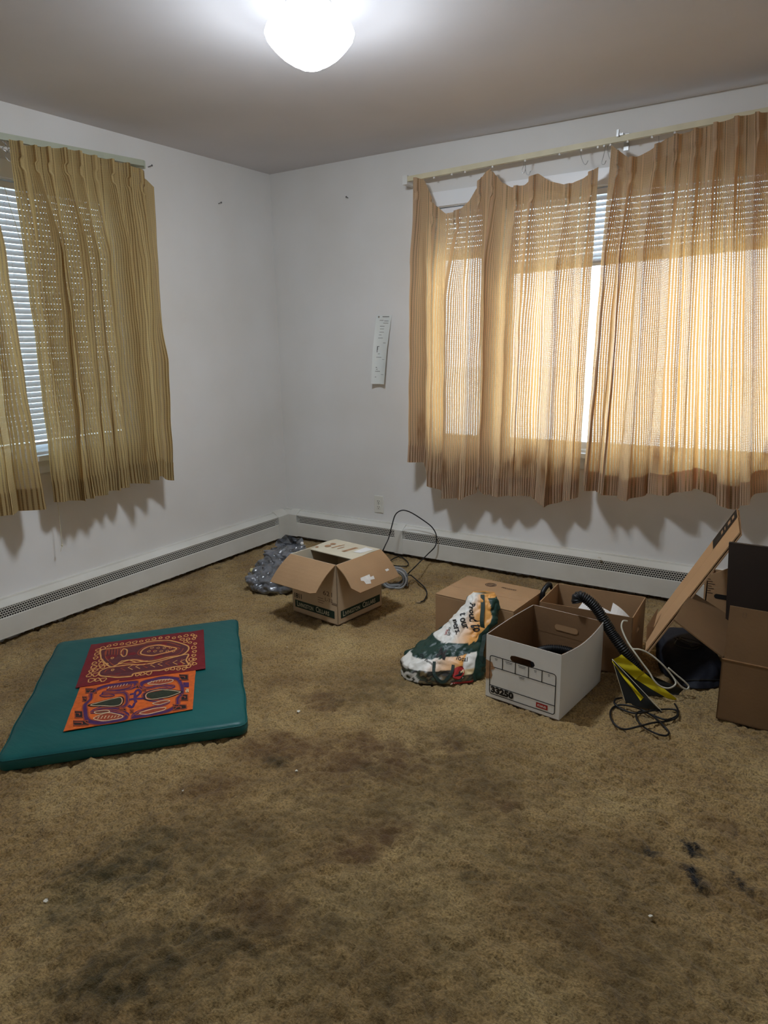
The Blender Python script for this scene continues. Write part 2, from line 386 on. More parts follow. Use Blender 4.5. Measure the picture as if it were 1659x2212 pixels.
def carpet():
    st = 0.0066; nx = int(XR/st)+1; ny = int(-YB/st)+1
    xs = np.linspace(0, XR, nx); ys = np.linspace(YB, 0, ny)
    h = (0.55*vnoise(nx, ny, 2.6, 1)+0.75*vnoise(nx, ny, 5.5, 2)+0.35*vnoise(nx, ny, 1.3, 3)+0.5*vnoise(nx, ny, 13, 4))/2.15
    wear = vnoise(nx, ny, 90, 7)
    n5 = vnoise(nx, ny, 4.6, 21)*.65+vnoise(nx, ny, 9.5, 22)*.35; crev = np.exp(-((n5-0.5)/0.055)**2)
    n6 = vnoise(nx, ny, 3.1, 23); crev2 = np.exp(-((n6-0.42)/0.10)**2)
    z = (h-0.62)*(0.020+0.016*wear)-crev*(0.006+0.006*wear)-crev2*0.004+0.004
    X, Y = np.meshgrid(xs, ys, indexing='ij')
    V = np.stack([X.ravel(), Y.ravel(), z.ravel()], 1)
    i = np.arange(nx-1)[:, None]; j = np.arange(ny-1)[None, :]; a = (i*ny+j).ravel()
    F = np.stack([a, a+ny, a+ny+1, a+1], 1)
    me = bpy.data.meshes.new('carpet'); me.vertices.add(len(V)); me.vertices.foreach_set('co', V.ravel())
    me.loops.add(F.size); me.loops.foreach_set('vertex_index', F.ravel().astype(np.int32))
    me.polygons.add(len(F)); me.polygons.foreach_set('loop_start', np.arange(0, F.size, 4, dtype=np.int32))
    me.update(calc_edges=True)
    me.polygons.foreach_set('use_smooth', [True]*len(F))
    warp = 0.10*(vnoise(nx, ny, 45, 11)-0.5); warp2 = 0.10*(vnoise(nx, ny, 45, 12)-0.5)
    def blobs(lst):
        acc = np.zeros_like(X)
        for (px, py, rx, ry, rot, amp) in lst:
            c = at_z((px, py)); k = 0.3 if rx < 0.1 else 1.6
            dx = X-c[0]+k*warp; dy = Y-c[1]+k*warp2; cr, sr = math.cos(rot), math.sin(rot)
            q = ((dx*cr+dy*sr)/rx)**2+((-dx*sr+dy*cr)/ry)**2
            acc = np.maximum(acc, amp*np.exp(-q))
        return acc
    lay = {
        'soil_shade': blobs([(830, 1500, .35, .28, .5, .55), (690, 1330, .25, .18, .5, .6), (900, 1750, .6, .4, .5, .6), (1250, 1900, .4, .3, 0, .5), (500, 1850, .4, .3, .3, .6), (760, 2050, .6, .3, .5, .6), (980, 1620, .2, .14, 0, .6), (560, 1260, .25, .15, 0, .4), (1400, 2080, .3, .2, 0, .6), (330, 2100, .3, .2, 0, .6)]),  # carpet soiling, with foreground shade painted in as broad darker blobs
        'rust': blobs([(760, 1640, .24, .16, .5, .9), (620, 1610, .14, .12, .5, .85), (690, 1520, .10, .08, 0, .7), (820, 1850, .16, .10, .6, .75), (1090, 1740, .08, .06, 0, .55), (480, 1700, .2, .1, .4, .5), (960, 1640, .12, .09, 0, .55), (690, 1420, .1, .05, .3, .4), (1570, 1790, .08, .06, 0, .5), (560, 1990, .12, .08, .3, .4)]),
        'mildew': blobs([(230, 1880, .17, .11, .7, .85), (150, 1960, .14, .10, .3, .6), (300, 1800, .14, .10, .6, .55), (430, 2050, .2, .1, .5, .5), (1030, 1900, .07, .05, 0, .45), (800, 1660, .06, .04, .4, .5), (250, 2120, .16, .1, .4, .6), (600, 1640, .08, .05, 0, .5), (730, 1520, .06, .04, 0, .4)]),
        'burn': blobs([(1406, 1842, 0.0275, 0.0180, -.5, 1), (1497, 1836, 0.0450, 0.0240, -.6, 1.05), (1478, 1878, .016, .010, -.2, .8), (1494, 1886, 0.0312, 0.0225, -.3, 1.1), (1510, 1906, 0.0325, 0.0210, -.7, 1.1), (1594, 1886, .02, .008, -.4, .7), (1618, 1914, 0.0375, 0.0210, -.6, .8), (480, 1212, .03, .03, 0, .6), (520, 1192, .05, .03, 0, .65), (470, 1225, .03, .03, 0, .6), (1530, 1925, .014, .008, 0, .7)]),
    }
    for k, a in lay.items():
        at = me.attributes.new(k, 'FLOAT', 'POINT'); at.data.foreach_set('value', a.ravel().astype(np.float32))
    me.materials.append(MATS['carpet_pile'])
    o = bpy.data.objects.new('floor', me); COL.objects.link(o); tag(o, 'stained worn tan shag carpet covering the whole room', kind='structure')
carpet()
o = MB().box((-WT, YB-WT, -0.12), (XR+WT, WT, -0.03)).build('floor_slab', 'card_brown_dark'); o['kind'] = 'structure'

# ---- ceiling (sags slightly over the window wall)
def ceiling():
    xs = np.linspace(-0.0, XR, 60); ys = np.concatenate([np.linspace(YB, -0.3, 20), np.linspace(-0.28, 0, 24)])
    P = [[(x, y, HC-0.012*math.exp(-((y+0.05)/0.045)**2)*min(1, max(0, (x-0.7)/1.2))) for y in ys] for x in xs]
    mb = MB(); mb.grid(P)
    mb.box((-WT, YB-WT, HC+0.001), (XR+WT, WT, HC+0.1))
    o = mb.build('ceiling', 'ceiling_paint', smooth=False); o['kind'] = 'structure'
ceiling()

# ---- walls with window openings
W1 = (-2.42, -1.22, 0.86, 2.13)          # left window: y0 y1 z0 z1
W2 = (1.20, 3.70, 0.76, 2.12)            # window wall: x0 x1 z0 z1
mb = MB()
mb.box((-WT, YB, -0.03), (0, W1[0], HC)); mb.box((-WT, W1[1], -0.03), (0, 0, HC)); mb.box((-WT, W1[0], -0.03), (0, W1[1], W1[2])); mb.box((-WT, W1[0], W1[3]), (0, W1[1], HC))
mb.build('wall_left', 'wall_paint')['kind'] = 'structure'
mb = MB()
mb.box((-WT, 0, -0.03), (W2[0], WT, HC)); mb.box((W2[1], 0, -0.03), (XR+WT, WT, HC)); mb.box((W2[0], 0, -0.03), (W2[1], WT, W2[2])); mb.box((W2[0], 0, W2[3]), (W2[1], WT, HC))
mb.build('wall_back', 'wall_paint')['kind'] = 'structure'
MB().box((XR, YB, -0.03), (XR+WT, 0, HC)).build('wall_right', 'wall_paint')['kind'] = 'structure'
MB().box((-WT, YB-WT, -0.03), (XR+WT, YB, HC)).build('wall_front', 'wall_paint')['kind'] = 'structure'

# ---- outside
o = MB().box((-60, -60, -1.4), (60, 60, -1.3)).build('ground_outside', 'bright_ground'); o['kind'] = 'structure'
mb = MB(); mb.box((-WT-0.55, YB-0.7, 2.42), (-WT, 0.7, 2.50)); mb.box((-WT-0.55, WT, 2.42), (XR+0.7, WT+0.55, 2.50))  # unseen eave, added to keep sky light off the window tops
o = mb.build('added_eave', 'eave_paint'); o['kind'] = 'structure'

# ---- windows
def window(name, wall, a0, a1, z0, z1, units, label):
    """wall 'L': along = y, into room = +x ; wall 'B': along = x, into room = -y"""
    def pt(a, d, z): return (d, a, z) if wall == 'L' else (a, -d, z)
    def bx(mb, a, b):
        p, q = pt(*a), pt(*b); mb.box([min(p[i], q[i]) for i in range(3)], [max(p[i], q[i]) for i in range(3)])
    root = struct(name, pt((a0+a1)/2, 0, z0), label)
    cw = 0.065
    for nm, A, B in (('casing', (a0-cw, 0, z0-0.0), (a0+0.012, 0.018, z1+cw)), ('casing', (a1-0.012, 0, z0-0.0), (a1+cw, 0.018, z1+cw)),
                     ('head_casing', (a0+0.012, 0, z1-0.012), (a1-0.012, 0.018, z1+cw)), ('window_sill', (a0-cw-0.02, -0.03, z0-0.025), (a1+cw+0.02, 0.05, z0+0.0)),
                     ('apron', (a0-cw, 0, z0-0.09), (a1+cw, 0.014, z0-0.025))):
        mb = MB(); bx(mb, A, B); mb.build(nm, 'window_white', root)
    mb = MB(); d0, d1 = -WT, 0
    bx(mb, (a0, d0, z0), (a0+0.015, d1, z1)); bx(mb, (a1-0.015, d0, z0), (a1, d1, z1)); bx(mb, (a0, d0, z1-0.015), (a1, d1, z1)); bx(mb, (a0, d0, z0-0.001), (a1, d1, z0+0.012))
    mb.build('jamb', 'window_white', root)
    for i in range(len(units)-1):
        mb = MB(); bx(mb, (units[i][1], -WT, z0), (units[i+1][0], 0.012, z1)); mb.build('mullion', 'window_white', root)
    for (u0, u1) in units:
        for (s0, s1, dd) in ((z0+0.012, z1-0.015, -0.09),):
            mb = MB(); f = 0.035
            bx(mb, (u0, dd, s0), (u0+f, dd+0.028, s1)); bx(mb, (u1-f, dd, s0), (u1, dd+0.028, s1)); bx(mb, (u0+f, dd, s0), (u1-f, dd+0.028, s0+f)); bx(mb, (u0+f, dd, s1-f), (u1-f, dd+0.028, s1))
            sash = mb.build('sash', 'window_white', root)
            mb = MB(); bx(mb, (u0+f, dd+0.012, s0+f), (u1-f, dd+0.016, s1-f)); mb.build('pane', 'window_glass', sash)
    return root
U1 = [(W1[0]+0.015, W1[1]-0.015)]
U2 = [(1.215, 1.525), (1.645, 3.255), (3.375, 3.685)]
window('window_1', 'L', *W1, U1, 'white framed window behind mini blind in the left wall')
window('window_2', 'B', *W2, U2, 'wide white window in three lights behind the beige curtains')

def blind(wall, a0, a1, ztop, zbot, pitch, label, skew=0.0, tilt=0.5):
    def pt(a, d, z): return (d, a, z) if wall == 'L' else (a, -d, z)
    am = (a0+a1)/2; wd = a1-a0-0.02; dd = -0.032
    root = thing('mini_blind', label, 'window blind', pt(am, dd, zbot), 'white mini blinds')
    def bx(name, A, B, mat='blind_white', par=None):
        p, q = pt(*A), pt(*B); mb = MB(); mb.box([min(p[i], q[i]) for i in range(3)], [max(p[i], q[i]) for i in range(3)]); return mb.build(name, mat, par or root)
    bx('head_rail', (a0+0.005, dd-0.013, ztop-0.028), (a1-0.005, dd+0.013, ztop))
    n = int((ztop-0.04-zbot-0.02)/pitch)
    me = None
    for i in range(n):
        z = ztop-0.045-i*pitch
        if me is None:
            mb = MB(); rows = []
            for aa in (-wd/2, wd/2):
                row = []
                for q in np.linspace(-1, 1, 5):
                    dx = 0.0125*q; dz = 0.0022*(1-q*q); c, s_ = math.cos(tilt), math.sin(tilt)
                    row.append(pt(aa, dx*c-dz*s_, -dx*s_-dz*0+dz*c))
                rows.append(row)
            mb.grid(rows); so = mb.build('slat', 'blind_white', None, smooth=True); me = so.data
        else: so = bpy.data.objects.new('slat', me); COL.objects.link(so)
        so.parent = root; fz = i/max(1, n-1)
        so.location = Vector(pt(am, dd, z))-root.location
        sk = skew*fz
        so.rotation_euler = (sk, 0, 0) if wall == 'L' else (0, -sk, 0)
    zz = ztop-0.045-n*pitch
    if skew or n < 30:                                   # gathered slats above the bottom rail
        for i in range(6):
            so = bpy.data.objects.new('slat', me); COL.objects.link(so); so.parent = root
            so.location = Vector(pt(am, dd, zz+0.006-i*0.004))-root.location; so.rotation_euler = (skew*1.0, 0, 0) if wall == 'L' else (0, -skew, 0)
        zz -= 0.02
    p, q = pt(a0+0.01, dd-0.012, -0.007), pt(a1-0.01, dd+0.012, 0.007)
    c = np.array(pt(am, dd, 0)); mb = MB(); mb.box(np.minimum(p, q)-c, np.maximum(p, q)-c); br = mb.build('bottom_rail', 'blind_white', None); br.parent = root
    br.location = Vector(pt(am, dd, zz))-root.location; br.rotation_euler = (skew, 0, 0) if wall == 'L' else (0, -skew, 0)
    for fr in ((0.15, 0.5, 0.85) if wd > 0.6 else (0.2, 0.8)):
        a = a0+(a1-a0)*fr
        mb = MB(); mb.tube([pt(a, dd+0.0135, ztop-0.03), pt(a, dd+0.0135, zz)], 0.0008, 5); mb.build('ladder_cord', 'window_white', root)
    return root
blind('L', U1[0][0], U1[0][1], 2.11, 0.885, 0.0262, 'fully lowered white mini blind in the left wall window', tilt=1.34)
blind('B', U2[0][0], U2[0][1], 2.10, 1.83, 0.0262, 'narrow half-raised mini blind behind the drooping curtain top', tilt=1.12)
blind('B', U2[1][0], U2[1][1], 2.10, 1.74, 0.0262, 'wide half-raised mini blind seen through the slit between the curtains', skew=0.03, tilt=1.08)
blind('B', U2[2][0], U2[2][1], 2.10, 1.72, 0.0262, 'narrow half-raised mini blind behind the rightmost curtain', tilt=1.12)

# ---- baseboard heaters
def heater(name, wall, a0, a1, joints, corner, label):
    def pt(a, d, z): return (d, -a, z) if wall == 'L' else (a, -d, z)
    flip = wall != 'L'
    root = struct(name, pt(a0, 0, 0), label)
    def sweep(nm, prof, b0, b1, mat):
        mb = MB(); k = len(prof)
        A = [pt(b0, d, z) for d, z in prof]+[pt(b1, d, z) for d, z in prof]
        mb.add(A, [(i, i+1, i+1+k, i+k) for i in range(k-1)]+[tuple(range(k)), tuple(range(2*k-1, k-1, -1))]); return mb.build(nm, mat, root)
    sweep('top_cap', [(0.0, 0.208), (0.016, 0.208), (0.018, 0.200), (0.054, 0.183), (0.060, 0.180), (0.060, 0.176), (0.052, 0.176), (0.0, 0.19)], a0, a1, 'heater_enamel')
    sweep('face_panel', [(0.057, 0.126), (0.061, 0.124), (0.062, 0.026), (0.050, 0.022), (0.048, 0.026), (0.056, 0.030)], a0, a1, 'heater_enamel')
    sweep('fin_core', [(0.0, 0.17), (0.030, 0.17), (0.030, 0.03), (0.0, 0.03)], a0, a1, 'heater_dark')
    # perforated strip: hexagonal cells, a hole in each
    p = 0.0128; ph = p*0.866; rows = 5; z0 = 0.131
    mb = MB(); n = int((a1-a0-0.02)/p); V = []; F = []
    for rj in range(rows):
        for i in range(n):
            ca = a0+0.01+p*(i+0.5+(0.5 if rj % 2 else 0)); cz = z0+ph*rj
            if any(j0-p*.3 < ca < j1+p*.3 for j0, j1 in joints): continue
            b = len(V)
            for rr in (p*0.578, p*0.41):
                for q in range(6):
                    an = math.pi/6+q*math.pi/3; V.append(pt(ca+rr*math.cos(an)*(1 if rr > p*.5 else 1.12), 0.0575, cz+rr*math.sin(an)*(1 if rr > p*.5 else .88)))
            for q in range(6):
                f = (b+q, b+(q+1) % 6, b+6+(q+1) % 6, b+6+q); F.append(f if flip else f[::-1])
    mb.add(V, F); g = mb.build('perforated_grille', 'heater_enamel', root); g['kind'] = 'stuff'
    sweep('grille_lip', [(0.0572, 0.1245), (0.0580, 0.1245), (0.0580, 0.1272), (0.0572, 0.1272)], a0, a1, 'heater_enamel')
    for j0, j1 in joints:
        sweep('joint_cover', [(0.0, 0.212), (0.018, 0.212), (0.056, 0.186), (0.0645, 0.180), (0.0645, 0.022), (0.05, 0.020)], j0, j1, 'heater_enamel')
    return root
heater('baseboard_left', 'L', 0.064, 4.1, [(0.064, 0.17)], True, 'white perforated baseboard heater along the left wall')
heater('baseboard_back', 'B', 0.0, 3.9, [(0.064, 0.135), (0.955, 1.015)], True, 'white perforated baseboard heater along the window wall')

# ================================================================== CEILING LAMP
LP = (1.69, -1.72, HC)
root = thing('ceiling_lamp', 'lit white schoolhouse glass globe lamp on the ceiling', 'lamp', (LP[0], LP[1], 2.257))
MB().lathe([(0.0, 0.0), (0.075, 0.0), (0.078, -0.008), (0.070, -0.020), (0.058, -0.026), (0.0, -0.026)], LP, 40).build('canopy', 'trim_paint', root, smooth=True)
MB().lathe([(0.050, -0.024), (0.060, -0.032), (0.090, -0.040), (0.122, -0.053), (0.141, -0.070), (0.147, -0.086), (0.141, -0.103), (0.120, -0.128), (0.094, -0.152), (0.066, -0.170), (0.046, -0.178), (0.040, -0.183), (0.020, -0.187), (0.0, -0.188)], LP, 48).build('globe', 'lit_globe_glass', root, smooth=True)
for k in range(3):
    q = 0.9+k*2.094; c = np.array([LP[0]+0.075*math.cos(q), LP[1]+0.075*math.sin(q), LP[2]-0.013])
    MB().tube([c-0.004*np.array([math.cos(q), math.sin(q), 0]), c+0.012*np.array([math.cos(q), math.sin(q), 0])], 0.003, 8).build('thumb_screw', 'steel', root)

# ================================================================== CURTAINS
def curtain(label, wall, top, bot, pleats, mat, seed, d0=0.105, amp=0.046, folds=None, full=1.0, lat=0.07, dp=0.04):
    """top / bot: list of photo pixels along the curtain's upper and lower edge"""
    rs = random.Random(seed)
    def un(p): q = at_x(p, d0+0.035) if wall == 'L' else at_y(p, -d0-0.035); return ((q[1] if wall == 'L' else q[0]), q[2])
    T = np.array([un(p) for p in top]); B = np.array([un(p) for p in bot])
    sT = (T[:, 0]-T[0, 0])/(T[-1, 0]-T[0, 0]); sB = (B[:, 0]-B[0, 0])/(B[-1, 0]-B[0, 0])
    ns, nt_ = 520, 90
    s = np.linspace(0, 1, ns); t = np.concatenate([np.linspace(0, 0.09, 18, endpoint=False), np.linspace(0.09, 1, nt_-18)])
    aT = T[0, 0]+s*(T[-1, 0]-T[0, 0]); zT = np.interp(s, sT, T[:, 1]); aB = B[0, 0]+s*(B[-1, 0]-B[0, 0]); zB = np.interp(s, sB, B[:, 1])
    # soften the corners of the outlines
    ker = np.hanning(13); ker /= ker.sum(); zT = np.convolve(np.pad(zT, 6, 'edge'), ker, 'valid'); zB = np.convolve(np.pad(zB, 6, 'edge'), ker, 'valid')
    sg = abs(T[-1, 0]-T[0, 0])
    D = np.zeros((len(t), ns))
    for k, sk in enumerate(pleats):
        j = rs.uniform(-0.012, 0.012); aa = rs.uniform(0.75, 1.25); dr = rs.uniform(-0.02, 0.02)
        for i, tt in enumerate(t):
            g = min(1.0, tt/0.07)
            ww = (0.011+0.35*max(0, tt-0.075)**0.7*0.055)/sg*0.9+0.004
            pinch = 1.0 if tt < 0.045 else (0.62 if tt < 0.075 else 0.8)
            c = sk+dr*max(0, tt-.07)
            D[i] += amp*aa*pinch*np.exp(-((s-c)/ww)**2)*(0.75 if tt < 0.07 else 1.0)
    for f in (folds or []):                     # (s_top, s_bottom, half width, depth, t_start)
        for i, tt in enumerate(t):
            k = min(1, max(0, (tt-f[4])/0.18)); c = f[0]+(f[1]-f[0])*tt
            D[i] += 1.7*f[3]*k*np.exp(-((s-c)/f[2])**2)
    ph = [rs.uniform(0, 6.28) for _ in range(8)]
    for i, tt in enumerate(t):
        k = min(1, max(0, (tt-0.07)/0.2))
        D[i] += k*0.010*np.sin(s*sg*62+ph[0]+1.6*tt+0.8*np.sin(s*9+ph[1]))+k*0.005*np.sin(s*sg*118+ph[2]-1.2*tt+np.sin(s*14+ph[3]))
        D[i] += 0.004*np.sin(s*7+ph[4]+tt*5)*tt+0.0022*np.sin(tt*23+s*11+ph[5])*k+0.0022*np.sin(tt*41+s*17+ph[6])*k
        D[i] += 0.010*max(0, tt-0.9)*10*np.sin(s*sg*30+ph[7])*0.5
    # deep omega-shaped folds running down from the pleats
    knots = [-0.5]+[k for k in range(len(pleats))]+[len(pleats)-0.5]; ks = [0.0]+list(pleats)+[1.0]
    fi = np.interp(s, ks, knots); sp = sg/len(pleats); av = [rs.uniform(0.45, 1.15) for _ in range(len(pleats)+2)]; av2 = [rs.uniform(-0.16, 0.16) for _ in range(len(pleats)+2)]
    Afold = np.interp(fi, range(-1, len(pleats)+1), av); Aph = np.interp(fi, range(-1, len(pleats)+1), av2); LAT = np.zeros_like(D)
    edge = np.clip(np.minimum(s, 1-s)/0.03, 0, 1)
    for i, tt in enumerate(t):
        g = min(1, max(0, (tt-0.06)/0.22)); phi = 2*np.pi*(fi+Aph*g+0.05*np.sin(tt*6+ph[1]))
        D[i] += dp*g*Afold*0.5*(1+np.cos(phi)); LAT[i] = -lat*sp*(0.4+0.6*min(1, tt*1.6))*g*Afold*np.sin(2*phi)*edge
        hdr = max(0, 1-tt/0.09)
        xx = fi-np.round(fi); hk = 1.0 if tt < 0.06 else max(0, 1-(tt-0.06)/0.03)
        LAT[i] += hk*0.15*sp*(xx/0.05)*np.exp(-(xx/0.05)**2)*edge*0.9
        D[i] -= 0.006*hdr*np.exp(-((np.abs(fi-np.round(fi))-0.16)/0.05)**2)
    mid = int(len(t)*0.6); am = aT*(0.4)+aB*0.6+LAT[mid]
    u = np.concatenate([[0], np.cumsum(np.hypot(np.diff(am), np.diff(D[mid])))])*full
    P = []; UV = []
    for i, tt in enumerate(t):
        a = aT*(1-tt)+aB*tt; z = zT*(1-tt)+zB*tt
        a = a+LAT[i]*np.sign(T[-1, 0]-T[0, 0])
        P.append([((d0+0.012+D[i, j]), a[j], z[j]) if wall == 'L' else (a[j], -(d0+0.012+D[i, j]), z[j]) for j in range(ns)])
        UV += [(u[j], z[j]-zB[j]) for j in range(ns)]
    base = P[-1][ns//2]
    root = thing('curtain', label, 'curtain', base, 'beige striped open-weave curtains')
    ih = next(i for i, tt in enumerate(t) if tt > 0.935)
    UVa = np.array(UV).reshape(len(t), ns, 2)
    def piece(name, r0, r1, off=0.0):
        mb = MB(); rows = P[r0:r1+1]
        if off: rows = [[(p[0]+off, p[1], p[2]) if wall == 'L' else (p[0], p[1]-off, p[2]) for p in r] for r in rows]
        mb.grid(rows); return mb.build(name, mat, root, smooth=True, uvs=UVa[r0:r1+1].reshape(-1, 2))
    ib = next(i for i, tt in enumerate(t) if tt >= 0.056)
    piece('header_band', 0, ib); piece('drop', ib, len(t)-1); piece('hem', ih, len(t)-1, 0.0025)
    return root, lambda q: P[0][int(q*(ns-1))]

LT = [(25, 298), (61, 313), (157, 321), (228, 341), (278, 353), (304, 362), (316, 380), (339, 403)]
LB = [(120, 1085), (155, 1080), (200, 1069), (230, 1059), (266, 1050), (296, 1040), (321, 1035), (347, 1028), (360, 1037), (375, 1036)]
curtain('beige striped curtain beside the bare wall, right panel of the left window', 'L', LT, LB, [0.045, 0.13, 0.22, 0.32, 0.43, 0.54, 0.65, 0.77, 0.89], 'curtain_weave', 5, folds=[(0.12, .2, .05, .025, .05), (0.34, .36, .035, .03, .05), (.52, .5, .03, .022, .1), (0.68, .66, .045, .03, .05), (0.86, .80, .03, .026, .1), (.95, .95, .02, .03, .4)], lat=.105, dp=.045)
LLT = [(-420, 235), (-250, 262), (-60, 285), (-30, 292)]
LLB = [(-330, 1200), (-150, 1150), (0, 1112), (45, 1104), (70, 1095), (88, 1099)]
curtain('beige striped curtain cut off by the left edge of the picture', 'L', LLT, LLB, [0.05, .2, .35, .5, .65, .8, .95], 'curtain_weave', 9, folds=[(.9, .93, .03, .03, .05), (.7, .72, .05, .03, .05), (.45, .45, .05, .03, .1)], lat=.10, dp=.045)
R1T = [(888, 382), (912, 386), (935, 440), (958, 460), (985, 455), (1010, 432), (1045, 370), (1056, 362), (1080, 392), (1101, 403), (1130, 398), (1158, 372), (1185, 390), (1222, 398), (1258, 383), (1290, 358)]
R1B = [(884, 992), (912, 1000), (922, 1042), (960, 1066), (1000, 1077), (1028, 1064), (1044, 1035), (1053, 1066), (1090, 1070), (1130, 1067), (1165, 1083), (1190, 1088), (1225, 1080), (1248, 1074)]
curtain('sagging beige curtain with unhooked scalloped top and brown water stains', 'B', R1T, R1B, [0.03, 0.13, 0.27, 0.40, 0.47, 0.60, 0.68, 0.86, 0.97], 'curtain_weave_stained', 21, folds=[(.03, .04, .03, .012, .1), (0.26, .30, .085, .035, .05), (0.50, .53, .07, .02, .05), (.62, .66, .05, .016, .1), (.86, .85, .07, .028, .05)], lat=.085, dp=.042)
R2T = [(1318, 311), (1336, 325), (1359, 341), (1380, 334), (1401, 323), (1439, 296), (1487, 282), (1550, 263), (1598, 248), (1659, 239), (1760, 215), (1880, 190)]
R2B = [(1258, 1040), (1275, 1050), (1303, 1061), (1351, 1074), (1385, 1070), (1417, 1064), (1450, 1065), (1480, 1058), (1505, 1052), (1533, 1061), (1551, 1085), (1588, 1099), (1624, 1080), (1634, 1062), (1680, 1062), (1790, 1068), (1930, 1075)]
curtain('full beige striped curtain hanging above the leaning cardboard', 'B', R2T, R2B, [0.04, 0.10, 0.21, 0.29, 0.37, 0.45, 0.53, 0.61, 0.69, .77, .85, .93], 'curtain_weave_stained', 33, amp=0.050, folds=[(.03, .025, .024, .02, .1), (.19, .17, .028, .034, .05), (.34, .33, .024, .04, .05), (.43, .41, .018, .03, .05), (.51, .51, .016, .026, .1), (.60, .59, .024, .03, .05), (.72, .7, .024, .03, .1), (.85, .84, .03, .03, .1)], lat=.18, dp=.075)

# ---- rods
def tube_part(name, pts, r, mat, parent, n=6, samples=None, smooth=True):
    return MB().tube(spline(pts, samples) if samples else pts, r, n).build(name, mat, parent, smooth=smooth)
rt = lambda x: 2.243+0.024*(x-1.1)
root = thing('curtain_rod', 'cream metal traverse rod over the wide window with loose wire hooks', 'curtain rod', (1.08, -0.095, 2.22), 'curtain rods')
mb = MB(); x0, x1 = 1.10, 3.80
for (dy, h0, h1) in ((-0.108, 0.0, 0.028), (-0.082, 0.0, 0.028)):
    pass
mb.add([(x0, -0.108, rt(x0)), (x1, -0.108, rt(x1)), (x1, -0.108, rt(x1)+.026), (x0, -0.108, rt(x0)+.026), (x0, -0.086, rt(x0)), (x1, -0.086, rt(x1)), (x1, -0.086, rt(x1)+.026), (x0, -0.086, rt(x0)+.026)],
       [(0, 1, 2, 3), (5, 4, 7, 6), (0, 4, 5, 1), (3, 2, 6, 7), (1, 5, 6, 2), (4, 0, 3, 7)])
mb.build('rail', 'old_rod', root)
MB().box((1.075, -0.112, 2.228), (1.105, -0.004, 2.275)).build('end_bracket', 'trim_paint', root)
MB().box((3.795, -0.112, 2.295), (3.825, -0.004, 2.342)).build('end_bracket', 'trim_paint', root)
mb = MB(); mb.box((2.268, -0.115, rt(2.28)+.024), (2.292, -0.0, rt(2.28)+.034)); mb.box((2.268, -0.006, rt(2.28)-.02), (2.292, 0.0, rt(2.28)+.055)); mb.box((2.262, -0.122, rt(2.28)+.020), (2.272, -0.106, rt(2.28)+.05))
mb.build('support_bracket', 'steel', root)
for x in (1.16, 1.27, 1.38, 1.46, 1.62, 1.80, 1.98, 2.09, 2.17, 2.2, 2.23, 2.31, 2.42, 2.52):
    mb = MB(); mb.box((x-.004, -0.101, rt(x)-.009), (x+.004, -0.093, rt(x)+.001)); mb.build('carrier', 'trim_paint', root)
for (x, l, sw) in ((1.80, .062, .01), (1.795, .05, -.012), (2.085, .06, .02), (2.205, .075, -.012), (2.215, .06, .016), (2.45, .05, .01)):
    z = rt(x)-.006
    tube_part('wire_hook', [(x, -.097, z), (x+sw*.3, -.1, z-l*.5), (x+sw, -.102, z-l), (x+sw+.012, -.1, z-l-.006), (x+sw+.02, -.098, z-l+.01)], .0016, 'steel', root, 5, 16)
root = thing('curtain_rod', 'thin greenish grey rod above the left window curtains', 'curtain rod', (0.10, -1.05, 2.28), 'curtain rods')
zr = lambda y: 2.252+0.030*(y+1.867)/0.77
mb = MB(); y0, y1 = -2.55, -1.10
mb.add([(.085, y0, zr(y0)), (.085, y1, zr(y1)), (.085, y1, zr(y1)+.028), (.085, y0, zr(y0)+.028), (.100, y0, zr(y0)), (.100, y1, zr(y1)), (.100, y1, zr(y1)+.028), (.100, y0, zr(y0)+.028)],
       [(0, 1, 2, 3), (5, 4, 7, 6), (0, 4, 5, 1), (3, 2, 6, 7), (1, 5, 6, 2), (4, 0, 3, 7)])
mb.build('rail', 'rod_green', root)
MB().box((0.0, -1.102, zr(-1.1)-.012), (.102, -1.094, zr(-1.1)+.026)).build('end_bracket', 'rod_green', root)
MB().box((0.0, -2.55, zr(-2.55)-.012), (.102, -2.542, zr(-2.55)+.026)).build('end_bracket', 'rod_green', root)
for i, (yy, l) in enumerate(((-1.86, .05), (-1.835, .06), (-1.85, .09))):
    tube_part('wire_hook', [(.095, yy, zr(yy)), (.1, yy+.012, zr(yy)-l*.4), (.105, yy-.008, zr(yy)-l*.75), (.11, yy+.01, zr(yy)-l)], .0016, 'steel', root, 5, 14)
# pull cord with knot below the left window
q0 = at_x((122, 1070), .07); q1 = at_x((134, 1178), .07)
root = thing('pull_cord', 'thin knotted blind cord dangling below the left window curtain', 'cord', q1)
tube_part('cord', [(-.018, q0[1], 2.09), (.0, q0[1], 2.02), (.068, q0[1], 1.7), (.07, q0[1], q0[2]+.12), (.07, q0[1], q0[2]), ((.07), (q0[1]+q1[1])/2+.003, (q0[2]+q1[2])/2), tuple(q1)], .0013, 'old_rod', root, 5, 40)
MB().lathe([(0, -.006), (.0045, -.003), (.005, 0), (.0045, .003), (0, .006)], q1, 10).build('knot', 'old_rod', root, smooth=True)
tube_part('frayed_end', [tuple(q1), (q1[0], q1[1]-.006, q1[2]-.015), (q1[0], q1[1]-.012, q1[2]-.03)], .001, 'old_rod', root, 5)

